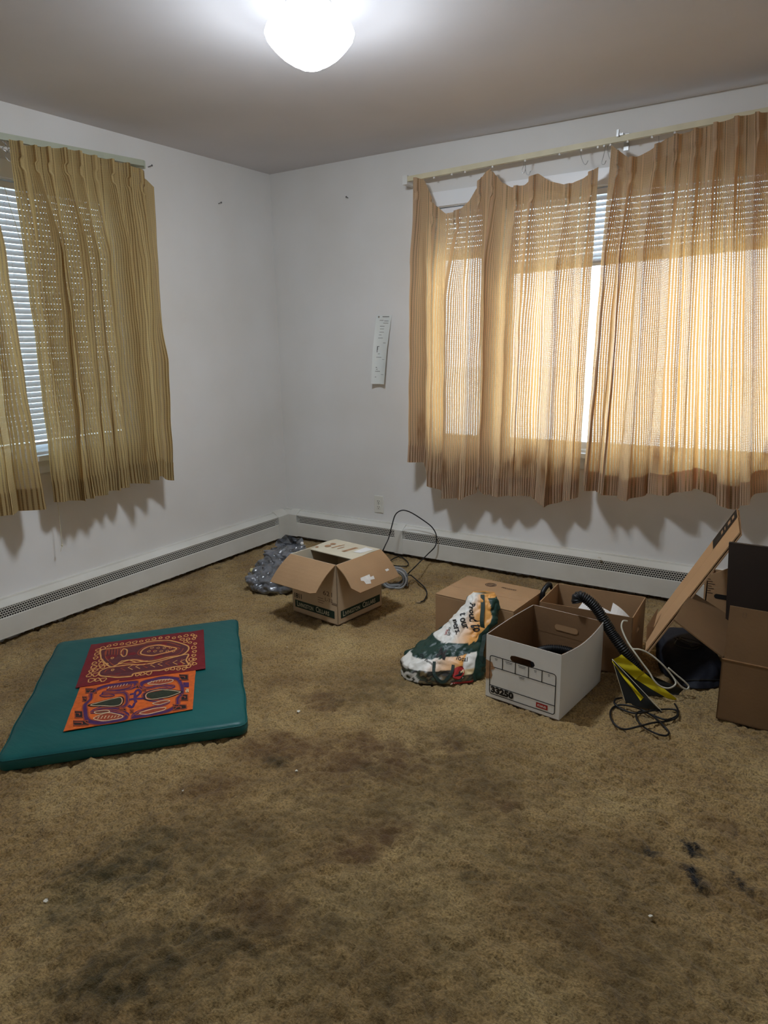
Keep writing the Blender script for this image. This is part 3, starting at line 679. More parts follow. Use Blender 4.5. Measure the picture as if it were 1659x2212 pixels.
# ---- small things on the walls
def nail(p, wall, ln, label, hook=False):
    q = at_x(p, 0) if wall == 'L' else at_y(p, 0)
    n = np.array([1, 0, 0]) if wall == 'L' else np.array([0, -1, 0])
    root = thing('wall_nail', label, 'nail', q, 'nails left in the walls')
    tube_part('shank', [q-n*.004, q+n*ln+np.array([0, 0, .004])], .0022, 'print_grey', root, 8)
    e = q+n*ln+np.array([0, 0, .004]); tube_part('head', [e, e+n*.003], .0052, 'print_grey', root, 10)
nail((472, 440), 'L', .022, 'single nail on the bare left wall right of the curtain')
nail((752, 428), 'B', .018, 'single nail on the window wall near the corner')
nail((320, 361), 'L', .03, 'nail beside the end of the left curtain rod')
# paper strip
A = at_y((813, 681), -.002); B_ = at_y((846, 681), -.002); Cc = at_y((805, 829), -.03); Dd = at_y((833, 830), -.03)
root = thing('paper_notice', 'narrow printed paper strip pinned to the window wall', 'paper', ((A+B_)/2-np.array([0, 0, .43])), None)
def noteS(a, b):   # a across 0..1, b down 0..1
    p = (A*(1-a)+B_*a)*(1-b)+(Cc*(1-a)+Dd*a)*b
    bow = .018*(4*(a-.5)**2)*min(1, b*2)-.012*math.sin(b*math.pi)*.3
    return p+np.array([0, -bow-.006*math.sin(b*3.0), 0])
mb = MB(); mb.grid([[noteS(a, b) for a in np.linspace(0, 1, 13)] for b in np.linspace(0, 1, 25)]); sh = mb.build('sheet', 'paper_note', root, smooth=True)
fm = lambda x, y: noteS(min(1, max(0, x)), min(1, max(0, 1-y)))+np.array([0, -.0012, 0])
mb = MB()
for (x0, y0, x1, y1) in ((.42, .975, .86, .985), (.25, .925, .5, .931), (.55, .915, .85, .921), (.5, .885, .85, .891), (.3, .84, .6, .846), (.32, .80, .58, .805), (.3, .755, .6, .76), (.28, .715, .45, .72), (.25, .67, .55, .676),
                         (.22, .50, .28, .555), (.22, .545, .36, .555), (.22, .465, .26, .5), (.3, .44, .42, .446), (.22, .39, .55, .396), (.22, .24, .3, .25), (.24, .215, .34, .222), (.2, .185, .52, .192), (.2, .10, .28, .108), (.6, .6, .8, .606), (.62, .36, .82, .364), (.6, .14, .84, .144)):
    mb.grid([[fm(a, b) for a in np.linspace(x0, x1, 4)] for b in (y0, y1)])
mb.build('printed_lines', 'print_grey', root)
p = noteS(.2, .02); tube_part('push_pin', [p+np.array([0, .004, 0]), p+np.array([0, -.009, 0])], .004, 'steel', root, 10)
# outlet
c = (at_y((808, 1072))+at_y((830, 1106)))/2; c = np.array([c[0], 0, c[2]])
root = thing('wall_outlet', 'ivory duplex power outlet above the baseboard heater', 'outlet', c)
mb = MB(); mb.box((c[0]-.036, -.006, c[2]-.058), (c[0]+.036, 0, c[2]+.058)); pl = mb.build('cover_plate', 'outlet_plastic', root)
bv = pl.modifiers.new('bevel', 'BEVEL'); bv.width = .003; bv.segments = 2
for dz in (.0195, -.0195):
    zc = c[2]+dz; k = 20; pts = [(c[0]+.0165*math.cos(2*math.pi*i/k), -.0085, zc+max(-.0125, min(.0125, .0165*math.sin(2*math.pi*i/k)))) for i in range(k)]
    mb = MB(); mb.slab(pts, .003, (0, -1, 0)); rc = mb.build('receptacle', 'outlet_plastic', root)
    for dx, hh in ((-.0063, .0042), (.0063, .0035)):
        MB().box((c[0]+dx-.0014, -.0090, zc-hh+.003), (c[0]+dx+.0014, -.0084, zc+hh+.003)).build('slot', 'slot_dark', rc)
    tube_part('ground_hole', [(c[0], -.0084, zc-.008), (c[0], -.0091, zc-.008)], .0025, 'slot_dark', rc, 10)
tube_part('screw', [(c[0], -.005, c[2]), (c[0], -.0075, c[2])], .003, 'steel', root, 10)

# ================================================================== MAT AND MOLAS
def mat_build():
    zt = 0.052
    a, b, c_, d = [at_z(p, zt) for p in ((125, 1385), (513, 1334), (535, 1562), (-12, 1643))]
    root = thing('exercise_mat', 'teal vinyl padded mat lying flat on the carpet', 'mat', ((a+b+c_+d)/4*np.array([1, 1, 0])))
    # rounded-edge pad: rings inset towards the top and bottom
    cen = (a+b+c_+d)/4
    def outline(ins, z):
        cs = []
        C4 = [a, b, c_, d]
        for i in range(4):
            p, q = C4[i], C4[(i+1) % 4]
            for f in np.linspace(0, 1, 40, endpoint=False):
                # ease corners
                P = p*(1-f)+q*f
                cs.append(P)
        out = []
        n = len(cs)
        for i in range(n):
            P = sum(cs[(i+k) % n] for k in range(-1, 2))/3
            dirv = cen-P; dirv[2] = 0; L_ = np.linalg.norm(dirv)
            P = P+dirv/L_*ins; edge = .004*math.sin(i*.37)+.003*math.sin(i*.91)
            out.append((P[0]+edge*.4, P[1]+edge*.4, z))
        return out
    rings = [outline(.012, 0.001), outline(.002, .008), outline(-.002, .025), outline(.002, .040), outline(.012, .050), outline(.03, .053)]
    k = len(rings[0]); V = [p for r in rings for p in r]; F = []
    for i in range(len(rings)-1):
        for j in range(k): F.append((i*k+j, i*k+(j+1) % k, (i+1)*k+(j+1) % k, (i+1)*k+j))
    mb = MB(); mb.add(V, F)
    # top surface: concentric rings to the centre with soft wrinkles
    prev = len(mb.v)-k; steps = 14
    for s_ in range(1, steps+1):
        f = s_/steps; ring = []
        for j in range(k):
            p = np.array(rings[-1][j]); q = p*(1-f)+np.array([cen[0], cen[1], .053])*f
            h = .0016*mnoise.noise(Vector((q[0]*4+q[1]*3, q[1]*9-q[0]*6, 0)))+.0012*mnoise.noise(Vector((q[0]*11, q[1]*13, 3)))
            ring.append((q[0], q[1], .053+h*min(1, 3*f)))
        o0 = len(mb.v); mb.v.extend(ring)
        mb.f.extend([(prev+j, prev+(j+1) % k, o0+(j+1) % k, o0+j) for j in range(k)]); mb.m.extend([0]*k); prev = o0
    mb.build('pad', 'teal_vinyl', root, smooth=True)
    e = [rings[2][j] for j in range(k)]
    mb = MB(); mb.tube([(p[0], p[1], .043) for p in rings[3]], .0022, 6, closed=True); mb.build('edge_piping', 'teal_vinyl', root, smooth=True)
mat_build()
def mola(name, label, corners, base_mat, z, hole=None):
    cs = [at_z(p, z) for p in corners]      # uv (0,1) (1,1) (1,0) (0,0)
    def f(u, v, lift=0.0):
        p = cs[0]*(1-u)*v+cs[1]*u*v+cs[2]*u*(1-v)+cs[3]*(1-u)*(1-v)
        h = .0016*mnoise.noise(Vector((u*5+z*90, v*4, 1)))+.0007*math.sin(u*37)*math.sin(v*23)
        return np.array([p[0]+.003*mnoise.noise(Vector((u*6, v*6, 7))), p[1]+.003*mnoise.noise(Vector((u*6, v*6, 9))), z+h+.0022+lift])
    root = thing(name, label, 'textile', (sum(cs)/4), 'embroidered folk panels on the teal mat')
    mb = MB(); n = 26
    top = [[f(u, v) for u in np.linspace(0, 1, n)] for v in np.linspace(0, 1, n)]; mb.grid(top)
    bt = [[p-np.array([0, 0, .0016]) for p in r] for r in top]
    rim = [r for r in ([top[0][i] for i in range(n)], [top[i][n-1] for i in range(n)], [top[n-1][i] for i in range(n-1, -1, -1)], [top[i][0] for i in range(n-1, -1, -1)])]
    for r in rim: mb.grid([r, [p-np.array([0, 0, .002]) for p in r]])
    mb.build('ground_cloth', base_mat, root, smooth=False)
    return root, f
def ribbon(mb, f, pts, w, lift, closed=False, asp=1.4):
    """pts in uv; w in v-units; asp compensates cloth aspect"""
    P = [np.array([p[0]*asp, p[1]]) for p in pts]; k = len(P); A = []
    for i in range(k):
        t = (P[(i+1) % k]-P[i-1]) if closed else (P[min(i+1, k-1)]-P[max(i-1, 0)])
        t = t/(np.linalg.norm(t)+1e-9); nn = np.array([-t[1], t[0]])*w/2
        for q in (P[i]+nn, P[i]-nn): A.append(f(min(.995, max(.005, q[0]/asp)), min(.995, max(.005, q[1])), lift))
    mb.add(A, [(2*i, 2*i+1, 2*((i+1) % k)+1, 2*((i+1) % k)) for i in range(k if closed else k-1)])
def fillp(mb, f, pts, lift):
    c = sum(np.array(p) for p in pts)/len(pts); V = [f(c[0], c[1], lift)]
    k = len(pts)
    for q in (.5, 1.0): V += [f(c[0]+(p[0]-c[0])*q, c[1]+(p[1]-c[1])*q, lift) for p in pts]
    mb.add(V, [(0, 1+i, 1+(i+1) % k) for i in range(k)]+[(1+i, 1+k+i, 1+k+(i+1) % k, 1+(i+1) % k) for i in range(k)])
def closed_spline(pts, n):
    P = list(pts); e = spline([P[-1]]+P+[P[0], P[1]], n*(len(P)+2)//len(P)+1)
    per = n*(len(P)+2)//len(P)
    k0 = int(round(per/(len(P)+2))); k1 = int(round(per*(len(P)+1)/(len(P)+2))); return [tuple(p) for p in e[k0:k1]]
def tri_ring(mb, f, u, v, s, rot, asp, lift, w):
    pts = []
    for i in range(3):
        q = rot+i*2.094; pts.append((u+s*math.cos(q)/asp, v+s*math.sin(q)))
    c = [(pts[i][0]*.75+pts[(i+1) % 3][0]*.25, pts[i][1]*.75+pts[(i+1) % 3][1]*.25) if k == 0 else (pts[i][0]*.25+pts[(i+1) % 3][0]*.75, pts[i][1]*.25+pts[(i+1) % 3][1]*.75) for i in range(3) for k in (0, 1)]
    ribbon(mb, f, c, w, lift, True, asp)
rs = random.Random(4)
root, f = mola('embroidered_panel', 'dark red folk textile with gold outlined birds, upper panel on the teal mat', [(197, 1393), (440, 1361), (444, 1445), (163, 1487)], 'mola_red', .0575)
asp = 1.7
def inv(zx, zy):     # photo crop point -> uv of the cloth (bilinear inverse by search)
    p = QC(zx, zy); q = at_z(p, .0575); return q
def uvsolve(f, P):
    u, v = .5, .5
    for _ in range(12):
        e = f(u, v)-P; du = (f(u+.01, v)-f(u-.01, v))/.02; dv = (f(u, v+.01)-f(u, v-.01))/.02
        A_ = np.array([[du[0], dv[0]], [du[1], dv[1]]]); s_ = np.linalg.solve(A_, e[:2]); u -= s_[0]*.9; v -= s_[1]*.9
        u = min(1.3, max(-.3, u)); v = min(1.3, max(-.3, v))
    return (min(.97, max(.03, u)), min(.97, max(.03, v)))
U = lambda zx, zy, z=.0575: uvsolve(f, at_z(QC(zx, zy), z))
gold = MB(); plum = MB(); rust = MB()
body1 = [U(*p) for p in ((425, 360), (430, 310), (560, 290), (720, 265), (830, 240), (960, 235), (1080, 265), (1110, 300), (1060, 345), (930, 370), (800, 400), (660, 385), (560, 420), (500, 440), (450, 400))]
body2 = [U(*p) for p in ((415, 505), (430, 465), (520, 440), (640, 425), (800, 415), (940, 380), (1100, 340), (1090, 385), (1105, 425), (1000, 440), (900, 465), (850, 470), (690, 490), (660, 515), (560, 520), (470, 515))]
for bd in (body1, body2):
    cs = closed_spline(bd, 90); fillp(plum, f, cs, .0006); ribbon(gold, f, cs, .022, .0012, True, asp); 
    c = np.mean(np.array(cs), 0); ribbon(rust, f, [tuple(c+(np.array(p)-c)*.88) for p in cs], .014, .0010, True, asp)
eye = [U(*p) for p in ((740, 340), (760, 300), (850, 272), (960, 285), (1015, 300), (930, 330), (830, 350))]
ribbon(gold, f, closed_spline(eye, 50), .022, .0014, True, asp); ribbon(rust, f, [tuple(np.mean(np.array(eye), 0)+(np.array(p)-np.mean(np.array(eye), 0))*1.16) for p in closed_spline(eye, 50)], .016, .0013, True, asp)
ribbon(gold, f, closed_spline([U(*p) for p in ((580, 330), (600, 302), (630, 310), (625, 345), (605, 360), (590, 350))], 30), .02, .0014, True, asp)
ribbon(gold, f, [U(*p) for p in ((560, 415), (590, 395), (640, 385), (700, 405), (790, 395))], .016, .0014, False, asp)
ribbon(gold, f, [U(*p) for p in ((570, 418), (660, 412), (760, 400))], .014, .0014, False, asp)
for k in range(9):
    x = 580+k*58; y = 452-k*6.5
    ribbon(gold if k % 3 else rust, f, [U(x+35, y-18), U(x, y), U(x+35, y+16)], .013, .0015, False, asp)
for k in range(7): ribbon(rust, f, [U(470+k*22, 300+(-k)*1), U(466+k*22, 345)], .014, .0013, False, asp)
for k in range(9): tri_ring(gold, f, *U(800+k*24, 318-(k % 2)*26), .035, rs.uniform(0, 6), asp, .0015, .009)
for (zx, zy, zw) in ((515, 372, 8), (518, 465, 8)): tri_ring(gold, f, *U(zx, zy), .03, .5, asp, .0016, .014)
def scatter(lst, sz):
    for (zx, zy) in lst: tri_ring(gold, f, *U(zx, zy), sz*rs.uniform(.85, 1.2), rs.uniform(0, 6.28), asp, .0012, .016)
scatter([(490, 278), (540, 268), (590, 262), (640, 258), (690, 250)], .05)
scatter([(740, 240), (790, 232), (840, 222), (890, 214), (945, 212), (995, 216), (1040, 205), (1090, 195), (1140, 190), (1160, 200), (1060, 225), (1105, 222), (1150, 218), (1120, 250), (1160, 260), (1085, 242)], .045)
scatter([(405, 310), (395, 340), (385, 370), (375, 410), (425, 390), (370, 440), (430, 415), (465, 420), (350, 472), (400, 445), (440, 440), (380, 465), (335, 505), (385, 500), (350, 545), (400, 540), (445, 540), (440, 295)], .055)
scatter([(1150, 290), (1155, 320), (1150, 350), (1130, 380), (1155, 380), (1130, 408), (1155, 415), (940, 462), (985, 456), (1030, 455), (1075, 452), (710, 500), (750, 495), (800, 490), (1110, 435)], .05)
gold.build('gold_outline', 'mola_gold', root); plum.build('plum_applique', 'mola_plum', root); rust.build('rust_stitching', 'mola_rust', root)

root, f = mola('embroidered_panel', 'orange folk textile with purple looping bands, lower panel on the teal mat', [(174, 1483), (423, 1445), (416, 1533), (137, 1581)], 'mola_orange', .0560)
U = lambda zx, zy: uvsolve(f, at_z(QC(zx, zy), .056))
asp = 2.0
pur = MB(); blk = MB(); grn = MB(); pale = MB(); rus = MB()
def loop(pts, n=60): return closed_spline([U(*p) for p in pts], n)
def shrink(cs, k): c = np.mean(np.array(cs), 0); return [tuple(c+(np.array(p)-c)*k) for p in cs]
outer_l = loop(((300, 740), (345, 690), (355, 640), (450, 595), (600, 570), (695, 560), (680, 600), (560, 625), (440, 640), (600, 640), (630, 690), (600, 750), (450, 755), (360, 790), (520, 780), (625, 810), (590, 860), (430, 885), (330, 865), (305, 810)), 140)
outer_r = loop(((750, 565), (880, 530), (1010, 530), (1045, 560), (1060, 640), (1025, 690), (1020, 740), (930, 790), (800, 830), (680, 835), (720, 790), (860, 750), (950, 715), (840, 700), (770, 680), (780, 640), (930, 610), (990, 590), (900, 585), (770, 605)), 140)
for cs in (outer_l, outer_r):
    ribbon(pur, f, cs, .075, .0008, True, asp); ribbon(rus, f, shrink(cs, .90), .018, .0012, True, asp); ribbon(rus, f, shrink(cs, 1.08), .016, .0012, True, asp)
for pts in (((345, 740), (420, 715), (520, 690), (580, 680), (590, 715), (555, 745), (450, 745)), ((785, 690), (790, 645), (880, 620), (1020, 630), (1040, 640), (960, 670), (860, 690))):
    cs = loop(pts, 46); fillp(grn, f, cs, .0012); ribbon(pale, f, cs, .012, .0016, True, asp); ribbon(blk, f, shrink(cs, 1.12), .02, .0013, True, asp)
for pts in (((470, 620), (560, 590), (660, 575), (640, 605), (540, 622)), ((370, 840), (480, 800), (590, 820), (570, 845), (440, 860)), ((790, 570), (880, 545), (980, 540), (970, 560), (860, 578)), ((730, 800), (850, 765), (930, 760), (900, 785), (780, 810)), ((420, 660), (500, 650), (530, 665), (450, 675)), ((830, 725), (930, 700), (960, 710), (880, 735)), ((380, 790), (470, 780), (490, 795), (400, 805))):
    cs = loop(pts, 34); fillp(blk if rs.random() < .4 else rus, f, cs, .0011); ribbon(pale if rs.random() < .6 else pur, f, cs, .014, .0016, True, asp)
for k in range(7):
    ribbon(pale, f, [U(480+k*24, 612-k*4), U(490+k*24, 596-k*4)], .012, .0019, False, asp); ribbon(pale, f, [U(400+k*26, 848-k*2), U(415+k*26, 825-k*1)], .014, .0019, False, asp); ribbon(pale, f, [U(810+k*23, 568-k*3), U(822+k*23, 552-k*3)], .01, .0019, False, asp)
for pts in (((690, 640), (715, 615), (735, 640), (715, 660), (690, 690), (700, 720)), ((640, 700), (690, 690), (780, 685)), ((640, 740), (670, 755), (690, 720)), ((650, 655), (690, 650), (690, 700))):
    ribbon(pur, f, [tuple(p) for p in spline([U(*p) for p in pts], 16)], .045, .0010, False, asp)
def fret(zx, zy, sx, sy, mbx):
    pts = [(0, 0), (1, 0), (1, 1), (0, 1), (0, .35), (.6, .35), (.6, .65)]
    fillp(blk if mbx is pale or mbx is rus else pur, f, [U(zx-4, zy-4), U(zx+sx+4, zy-4), U(zx+sx+4, zy+sy+4), U(zx-4, zy+sy+4)], .0009)
    ribbon(mbx, f, [U(zx+sx*a, zy+sy*b) for a, b in pts], .02, .0015, False, asp)
fret(310, 610, 80, 35, rus); fret(285, 672, 32, 36, rus); fret(225, 785, 60, 50, rus); fret(215, 860, 110, 40, pur if False else rus); fret(1040, 500, 65, 40, rus); fret(1070, 565, 38, 30, pur); fret(1090, 615, 16, 22, pale); fret(1050, 655, 52, 45, rus); fret(990, 735, 100, 45, rus); fret(700, 570, 20, 30, rus); fret(745, 610, 30, 16, rus); fret(570, 765, 50, 18, rus); fret(655, 775, 24, 22, rus)
for mbx, nm, mt in ((pur, 'purple_band', 'mola_purple'), (blk, 'black_applique', 'mola_black'), (grn, 'green_applique', 'mola_green'), (pale, 'pale_stitching', 'mola_pale'), (rus, 'rust_stitching', 'mola_rust')): mbx.build(nm, mt, root)

# ================================================================== CARTONS
def panel_hole(mb, o, ux, uz, w, h, th, hole):
    """upright panel with a stadium hole; o lower corner, thickness along -n"""
    o = np.array(o, float); ux = np.array(ux, float); uz = np.array(uz, float); n = np.cross(ux, uz); n /= np.linalg.norm(n)
    cx, cz, hw, r = hole; A = []; Bq = []
    angs = sorted(set([i*2*math.pi/28 for i in range(28)]+[math.atan2(sz*h-cz if sz else -cz, (w if sx else 0)-cx) % (2*math.pi) for sx in (0, 1) for sz in (0, 1)]))
    for a in angs:
        dx, dz = math.cos(a), math.sin(a)
        ts = [((w-cx)/dx if dx > 1e-9 else (-cx/dx if dx < -1e-9 else 1e9)), ((h-cz)/dz if dz > 1e-9 else (-cz/dz if dz < -1e-9 else 1e9))]
        t = min(ts); A.append((cx+dx*t, cz+dz*t))
        # stadium boundary by direction
        s0 = r/abs(dz) if abs(dz) > 1e-9 else 1e9
        if abs(dx*s0) <= hw-r: q = (dx*s0, dz*s0)
        else:
            c0 = (hw-r)*(1 if dx > 0 else -1); bq = dx*c0; q_ = bq+math.sqrt(max(0, bq*bq-c0*c0+r*r)); q = (dx*q_, dz*q_)
        Bq.append((cx+q[0], cz+q[1]))
    k = len(angs); P = lambda p, d: o+ux*p[0]+uz*p[1]-n*d
    V = [P(p, 0) for p in A]+[P(p, 0) for p in Bq]+[P(p, th) for p in A]+[P(p, th) for p in Bq]; F = []
    for i in range(k):
        j = (i+1) % k
        F += [(i, j, k+j, k+i), (2*k+i, 3*k+i, 3*k+j, 2*k+j), (k+i, k+j, 3*k+j, 3*k+i), (i, 2*k+i, 2*k+j, j)]
    mb.add(V, F)
Zv = np.array([0, 0, 1.0])
def unit(v): v = np.array(v, float); return v/np.linalg.norm(v)

# ---- wine carton with folded-out flaps
def cellars():
    F_ = at_z(Q8(795, 1105)); L_ = at_z(Q8(430, 985)); R_ = at_z(Q8(1160, 945))
    e1 = unit(L_-F_); e2 = R_-F_; e2 = unit(e2-e1*(e2 @ e1)); wl_, wr_ = np.linalg.norm(L_-F_), np.linalg.norm(R_-F_); h = .318; th = .004
    root = thing('wine_carton', 'open pale wine carton with green lettered bands and splayed flaps', 'cardboard box', F_+e1*wl_/2+e2*wr_/2)
    z = .004; F0 = F_+Zv*z; B_ = F0+e1*wl_+e2*wr_; L0 = F0+e1*wl_; R0 = F0+e2*wr_; H = Zv*(h-z)
    for nm, a, b, mt in (('side_panel', F0, L0, 'card_printed_tan'), ('side_panel', R0, F0, 'card_printed_tan'), ('side_panel', L0, B_, 'card_cream'), ('side_panel', B_, R0, 'card_cream')):
        n = np.cross(b-a, Zv); cen = F0+e1*wl_/2+e2*wr_/2
        if n @ (a-cen) < 0: a, b = b, a
        MB().slab([a, b, b+H, a+H], th).build(nm, mt, root)
    MB().slab([F0+Zv*.004, R0+Zv*.004, B_+Zv*.004, L0+Zv*.004], .004).build('bottom_panel', 'card_brown_dark', root)
    # flaps
    tF, tL, tR, tB = F0+H, L0+H, R0+H, B_+H
    down = lambda out, k, a: (out*math.cos(a)-Zv*math.sin(a))*k
    d1 = down(-e2, .178, math.radians(40)); d2 = down(-e1, .176, math.radians(44))
    fl = MB()
    def curved(p0, p1, dv, n=8, bow=.010, cutA=0, cutB=0, side=1):
        rows = []
        up_ = unit(np.cross(p1-p0, dv)); up_ = up_ if up_[2] > 0 else -up_
        for i in range(n+1):
            t = i/n
            rows.append([p0*(1-s)+p1*s+dv*t*(1-(cutA*max(0, 1-s/.10)+cutB*max(0, (s-.90)/.10)))+up_*(bow*math.sin(t*math.pi)) for s in np.linspace(0, 1, 21)])
        top = rows; mb = MB(); mb.grid(top); bot = [[p-up_*th for p in r] for r in rows]; mb.grid([r[::-1] for r in bot])
        for ra, rb in ((top[-1], bot[-1]), ([r[0] for r in top], [r[0] for r in bot]), ([r[-1] for r in top], [r[-1] for r in bot])): mb.grid([ra, rb])
        return mb
    curved(tF-e1*-.006, tL, d1-e1*-.012, cutA=.06).build('flap', 'card_brown', root, smooth=False)
    fr = curved(tF, tR, d2-e2*.004, cutA=.22).build('flap', 'card_brown', root, smooth=False)
    # tape and torn label on the right flap
    nrm = unit(np.cross(tR-tF, d2)); nrm = nrm if nrm[2] > 0 else -nrm
    g = lambda s, t: tF*(1-s)+tR*s+(d2-e2*.004)*t+nrm*(.010*math.sin(t*math.pi)+.0012)
    mb = MB(); mb.add([g(.24, .62), g(.44, .62), g(.43, .70), g(.50, .70), g(.49, .80), g(.40, .78), g(.38, .88), g(.28, .84), g(.27, .74), g(.22, .70)], [tuple(range(10))]); mb.build('torn_label', 'torn_white', fr)
    mb = MB(); mb.add([g(.78, .66), g(.85, .66), g(.86, .72), g(.79, .73)], [(0, 1, 2, 3)]); mb.build('torn_label', 'torn_white', fr)
    # back flaps fold in: one hangs inside, one lies across the opening
    # hinge on the far edge B-R, lying towards L-F
    hb = curved(tR-e2*.004, tB-e2*.004, -e2*.200-Zv*.006, bow=.006); fo = hb.build('flap', 'card_cream', root)
    gm = lambda s, t: (tR*(1-s)+tB*s)+(-e2*.200-Zv*.006)*t+Zv*(.006*math.sin(t*math.pi)+.0016)-e2*.004
    mk = MB()
    for (s0, t0, s1, t1, wd) in ((.30, .30, .36, .74, .035), (.62, .40, .66, .68, .018), (.60, .30, .63, .5, .012), (.52, .45, .55, .66, .012)):
        p = [gm(s0, t0), gm(s0+wd*2, t0), gm(s1+wd*2, t1), gm(s1, t1)]; mk.add(p, [(0, 1, 2, 3)])
    for (sc, tc, rr) in ((.80, .42, .05), (.80, .62, .055), (.93, .82, .03)):
        mk.add([gm(sc+rr*math.cos(q), tc+rr*1.6*math.sin(q)) for q in np.linspace(0, 6.283, 12, endpoint=False)], [tuple(range(12))])
    mk.build('scuff_mark', 'tape_torn', fo)
    mb = MB(); mb.add([gm(.06, .15), gm(.24, .12), gm(.24, .62), gm(.10, .60)], [(0, 1, 2, 3)]); mb.build('torn_label', 'paper_white', fo)
    MB().slab([tL-e1*.008, tB-e1*.008, tB-e1*.012-Zv*.17, tL-e1*.012-Zv*.17], .003).build('flap', 'card_cream', root)
    # printing: faces F-L and F-R
    for (o0, ux, wd, nm) in ((L0, -e1, wl_, 0), (F0, e2, wr_, 1)):
        fm = plane_map(o0, ux, Zv, .0012)
        mb = MB(); x0, x1 = (.018, wd-.022) if nm == 0 else (.020, wd-.016); rect_on(mb, fm, x0, .030, x1, .070); bd = mb.build('printed_band', 'print_green', root)
        fm2 = plane_map(o0, ux, Zv, .0018); mb = MB()
        tot = x1-x0-.03; pos = x0+.015
        for (tx, sz, wfr) in (('L', .040, .052), ('IVINGSTON', .030, .405), ('C', .040, .075), ('ELLARS', .030, .285)):
            text_on(mb, tx, sz, fm2, pos+(.05*tot if tx == 'C' else 0), .038, bold=.0006, fit=tot*wfr*1.02); pos += tot*wfr*1.08+(.05*tot if tx == 'C' else 0)
        mb.build('lettering', 'print_cream', bd)
    fm = plane_map(L0, -e1, Zv, .0012)
    mb = MB(); text_on(mb, '1811', .036, fm, .016, .082, bold=.001, fit=.052); mb.build('printed_number', 'print_black', root)
    mb = MB(); text_on(mb, '621', .034, fm, wl_*.70, .142, fit=.062); text_on(mb, 'L-33', .026, fm, wl_*.74, .112, fit=.05); mb.build('printed_number', 'print_brown', root)
    mb = MB(); 
    for k in range(3): rect_on(mb, fm, wl_*.58, .118-.012*k, wl_*(.70+.03*(k % 2)), .1205-.012*k)
    rect_on(mb, fm, wl_*.88, .102, wl_*.995, .106); rect_on(mb, fm, wl_*.88, .110, wl_*.995, .113); mb.build('printed_line', 'print_brown', root)
cellars()

# ---- closed brown carton
def closed_carton():
    z = .215; a, b, c_, d = [at_z(p, z) for p in ((940, 1282), (999, 1241), (1169, 1277), (1107, 1320))]
    e1 = unit((d-a)*np.array([1, 1, 0])); e2 = np.cross(Zv, e1); w_ = .405; dp = .31; o0 = np.array([a[0], a[1], 0.0])
    root = thing('closed_carton', 'taped shut brown carton behind the shopping bag', 'cardboard box', o0+e1*w_/2+e2*dp/2)
    mb = MB(); p = [o0, o0+e1*w_, o0+e1*w_+e2*dp, o0+e2*dp]; H = Zv*(z-.004)
    mb.add(p+[q+H for q in p], [(0, 1, 5, 4), (1, 2, 6, 5), (2, 3, 7, 6), (3, 0, 4, 7), (3, 2, 1, 0), (4, 5, 6, 7)])
    bd = mb.build('body', 'card_brown', root); bv = bd.modifiers.new('bevel', 'BEVEL'); bv.width = .004; bv.segments = 2
    g = .0018
    for (t0, t1) in ((0, .5), (.5, 1)):
        q = [o0+H+e2*(dp*t0+(g if t0 else 0))+Zv*.004, o0+H+e1*w_+e2*(dp*t0+(g if t0 else 0))+Zv*.004, o0+H+e1*w_+e2*(dp*t1-(0 if t0 else g))+Zv*.004, o0+H+e2*(dp*t1-(0 if t0 else g))+Zv*.004]
        MB().slab(q, .0035).build('top_flap', 'card_brown', root)
    T = o0+H+Zv*.0045+e2*dp/2
    mb = MB(); mb.slab([T-e1*-.0-e2*.022, T+e1*(w_+.0)-e2*.022, T+e1*(w_+.0)+e2*.022, T+e2*.022], .0004); mb.build('packing_tape', 'tape_tan', root)
    fm = plane_map(o0+H+Zv*.0042, e1, e2, .0008); mb = MB()
    cx, cy = w_*.40, dp*.80
    for rr in (.026, .018):
        ring = [(cx+rr*math.cos(q), cy+rr*.9*math.sin(q)) for q in np.linspace(0, 2*math.pi, 24, endpoint=False)]; line_on(mb, fm, ring, .005, True)
    rect_on(mb, fm, cx-.016, cy-.006, cx+.016, cy+.006); mb.build('printed_emblem', 'print_brown', root)
    mb = MB(); text_on(mb, 'PPD5X43', .022, fm, w_*.55, dp*.76, bold=.0006, fit=.075); mb.build('printed_number', 'print_brown', root)
    fm = plane_map(o0, e1, Zv, .0008); mb = MB(); text_on(mb, 'MADE IN CHINA', .012, fm, w_*.35, .13, fit=.09) if False else rect_on(mb, fm, w_*.36, .128, w_*.52, .132); mb.build('printed_line', 'print_brown', root)
closed_carton()

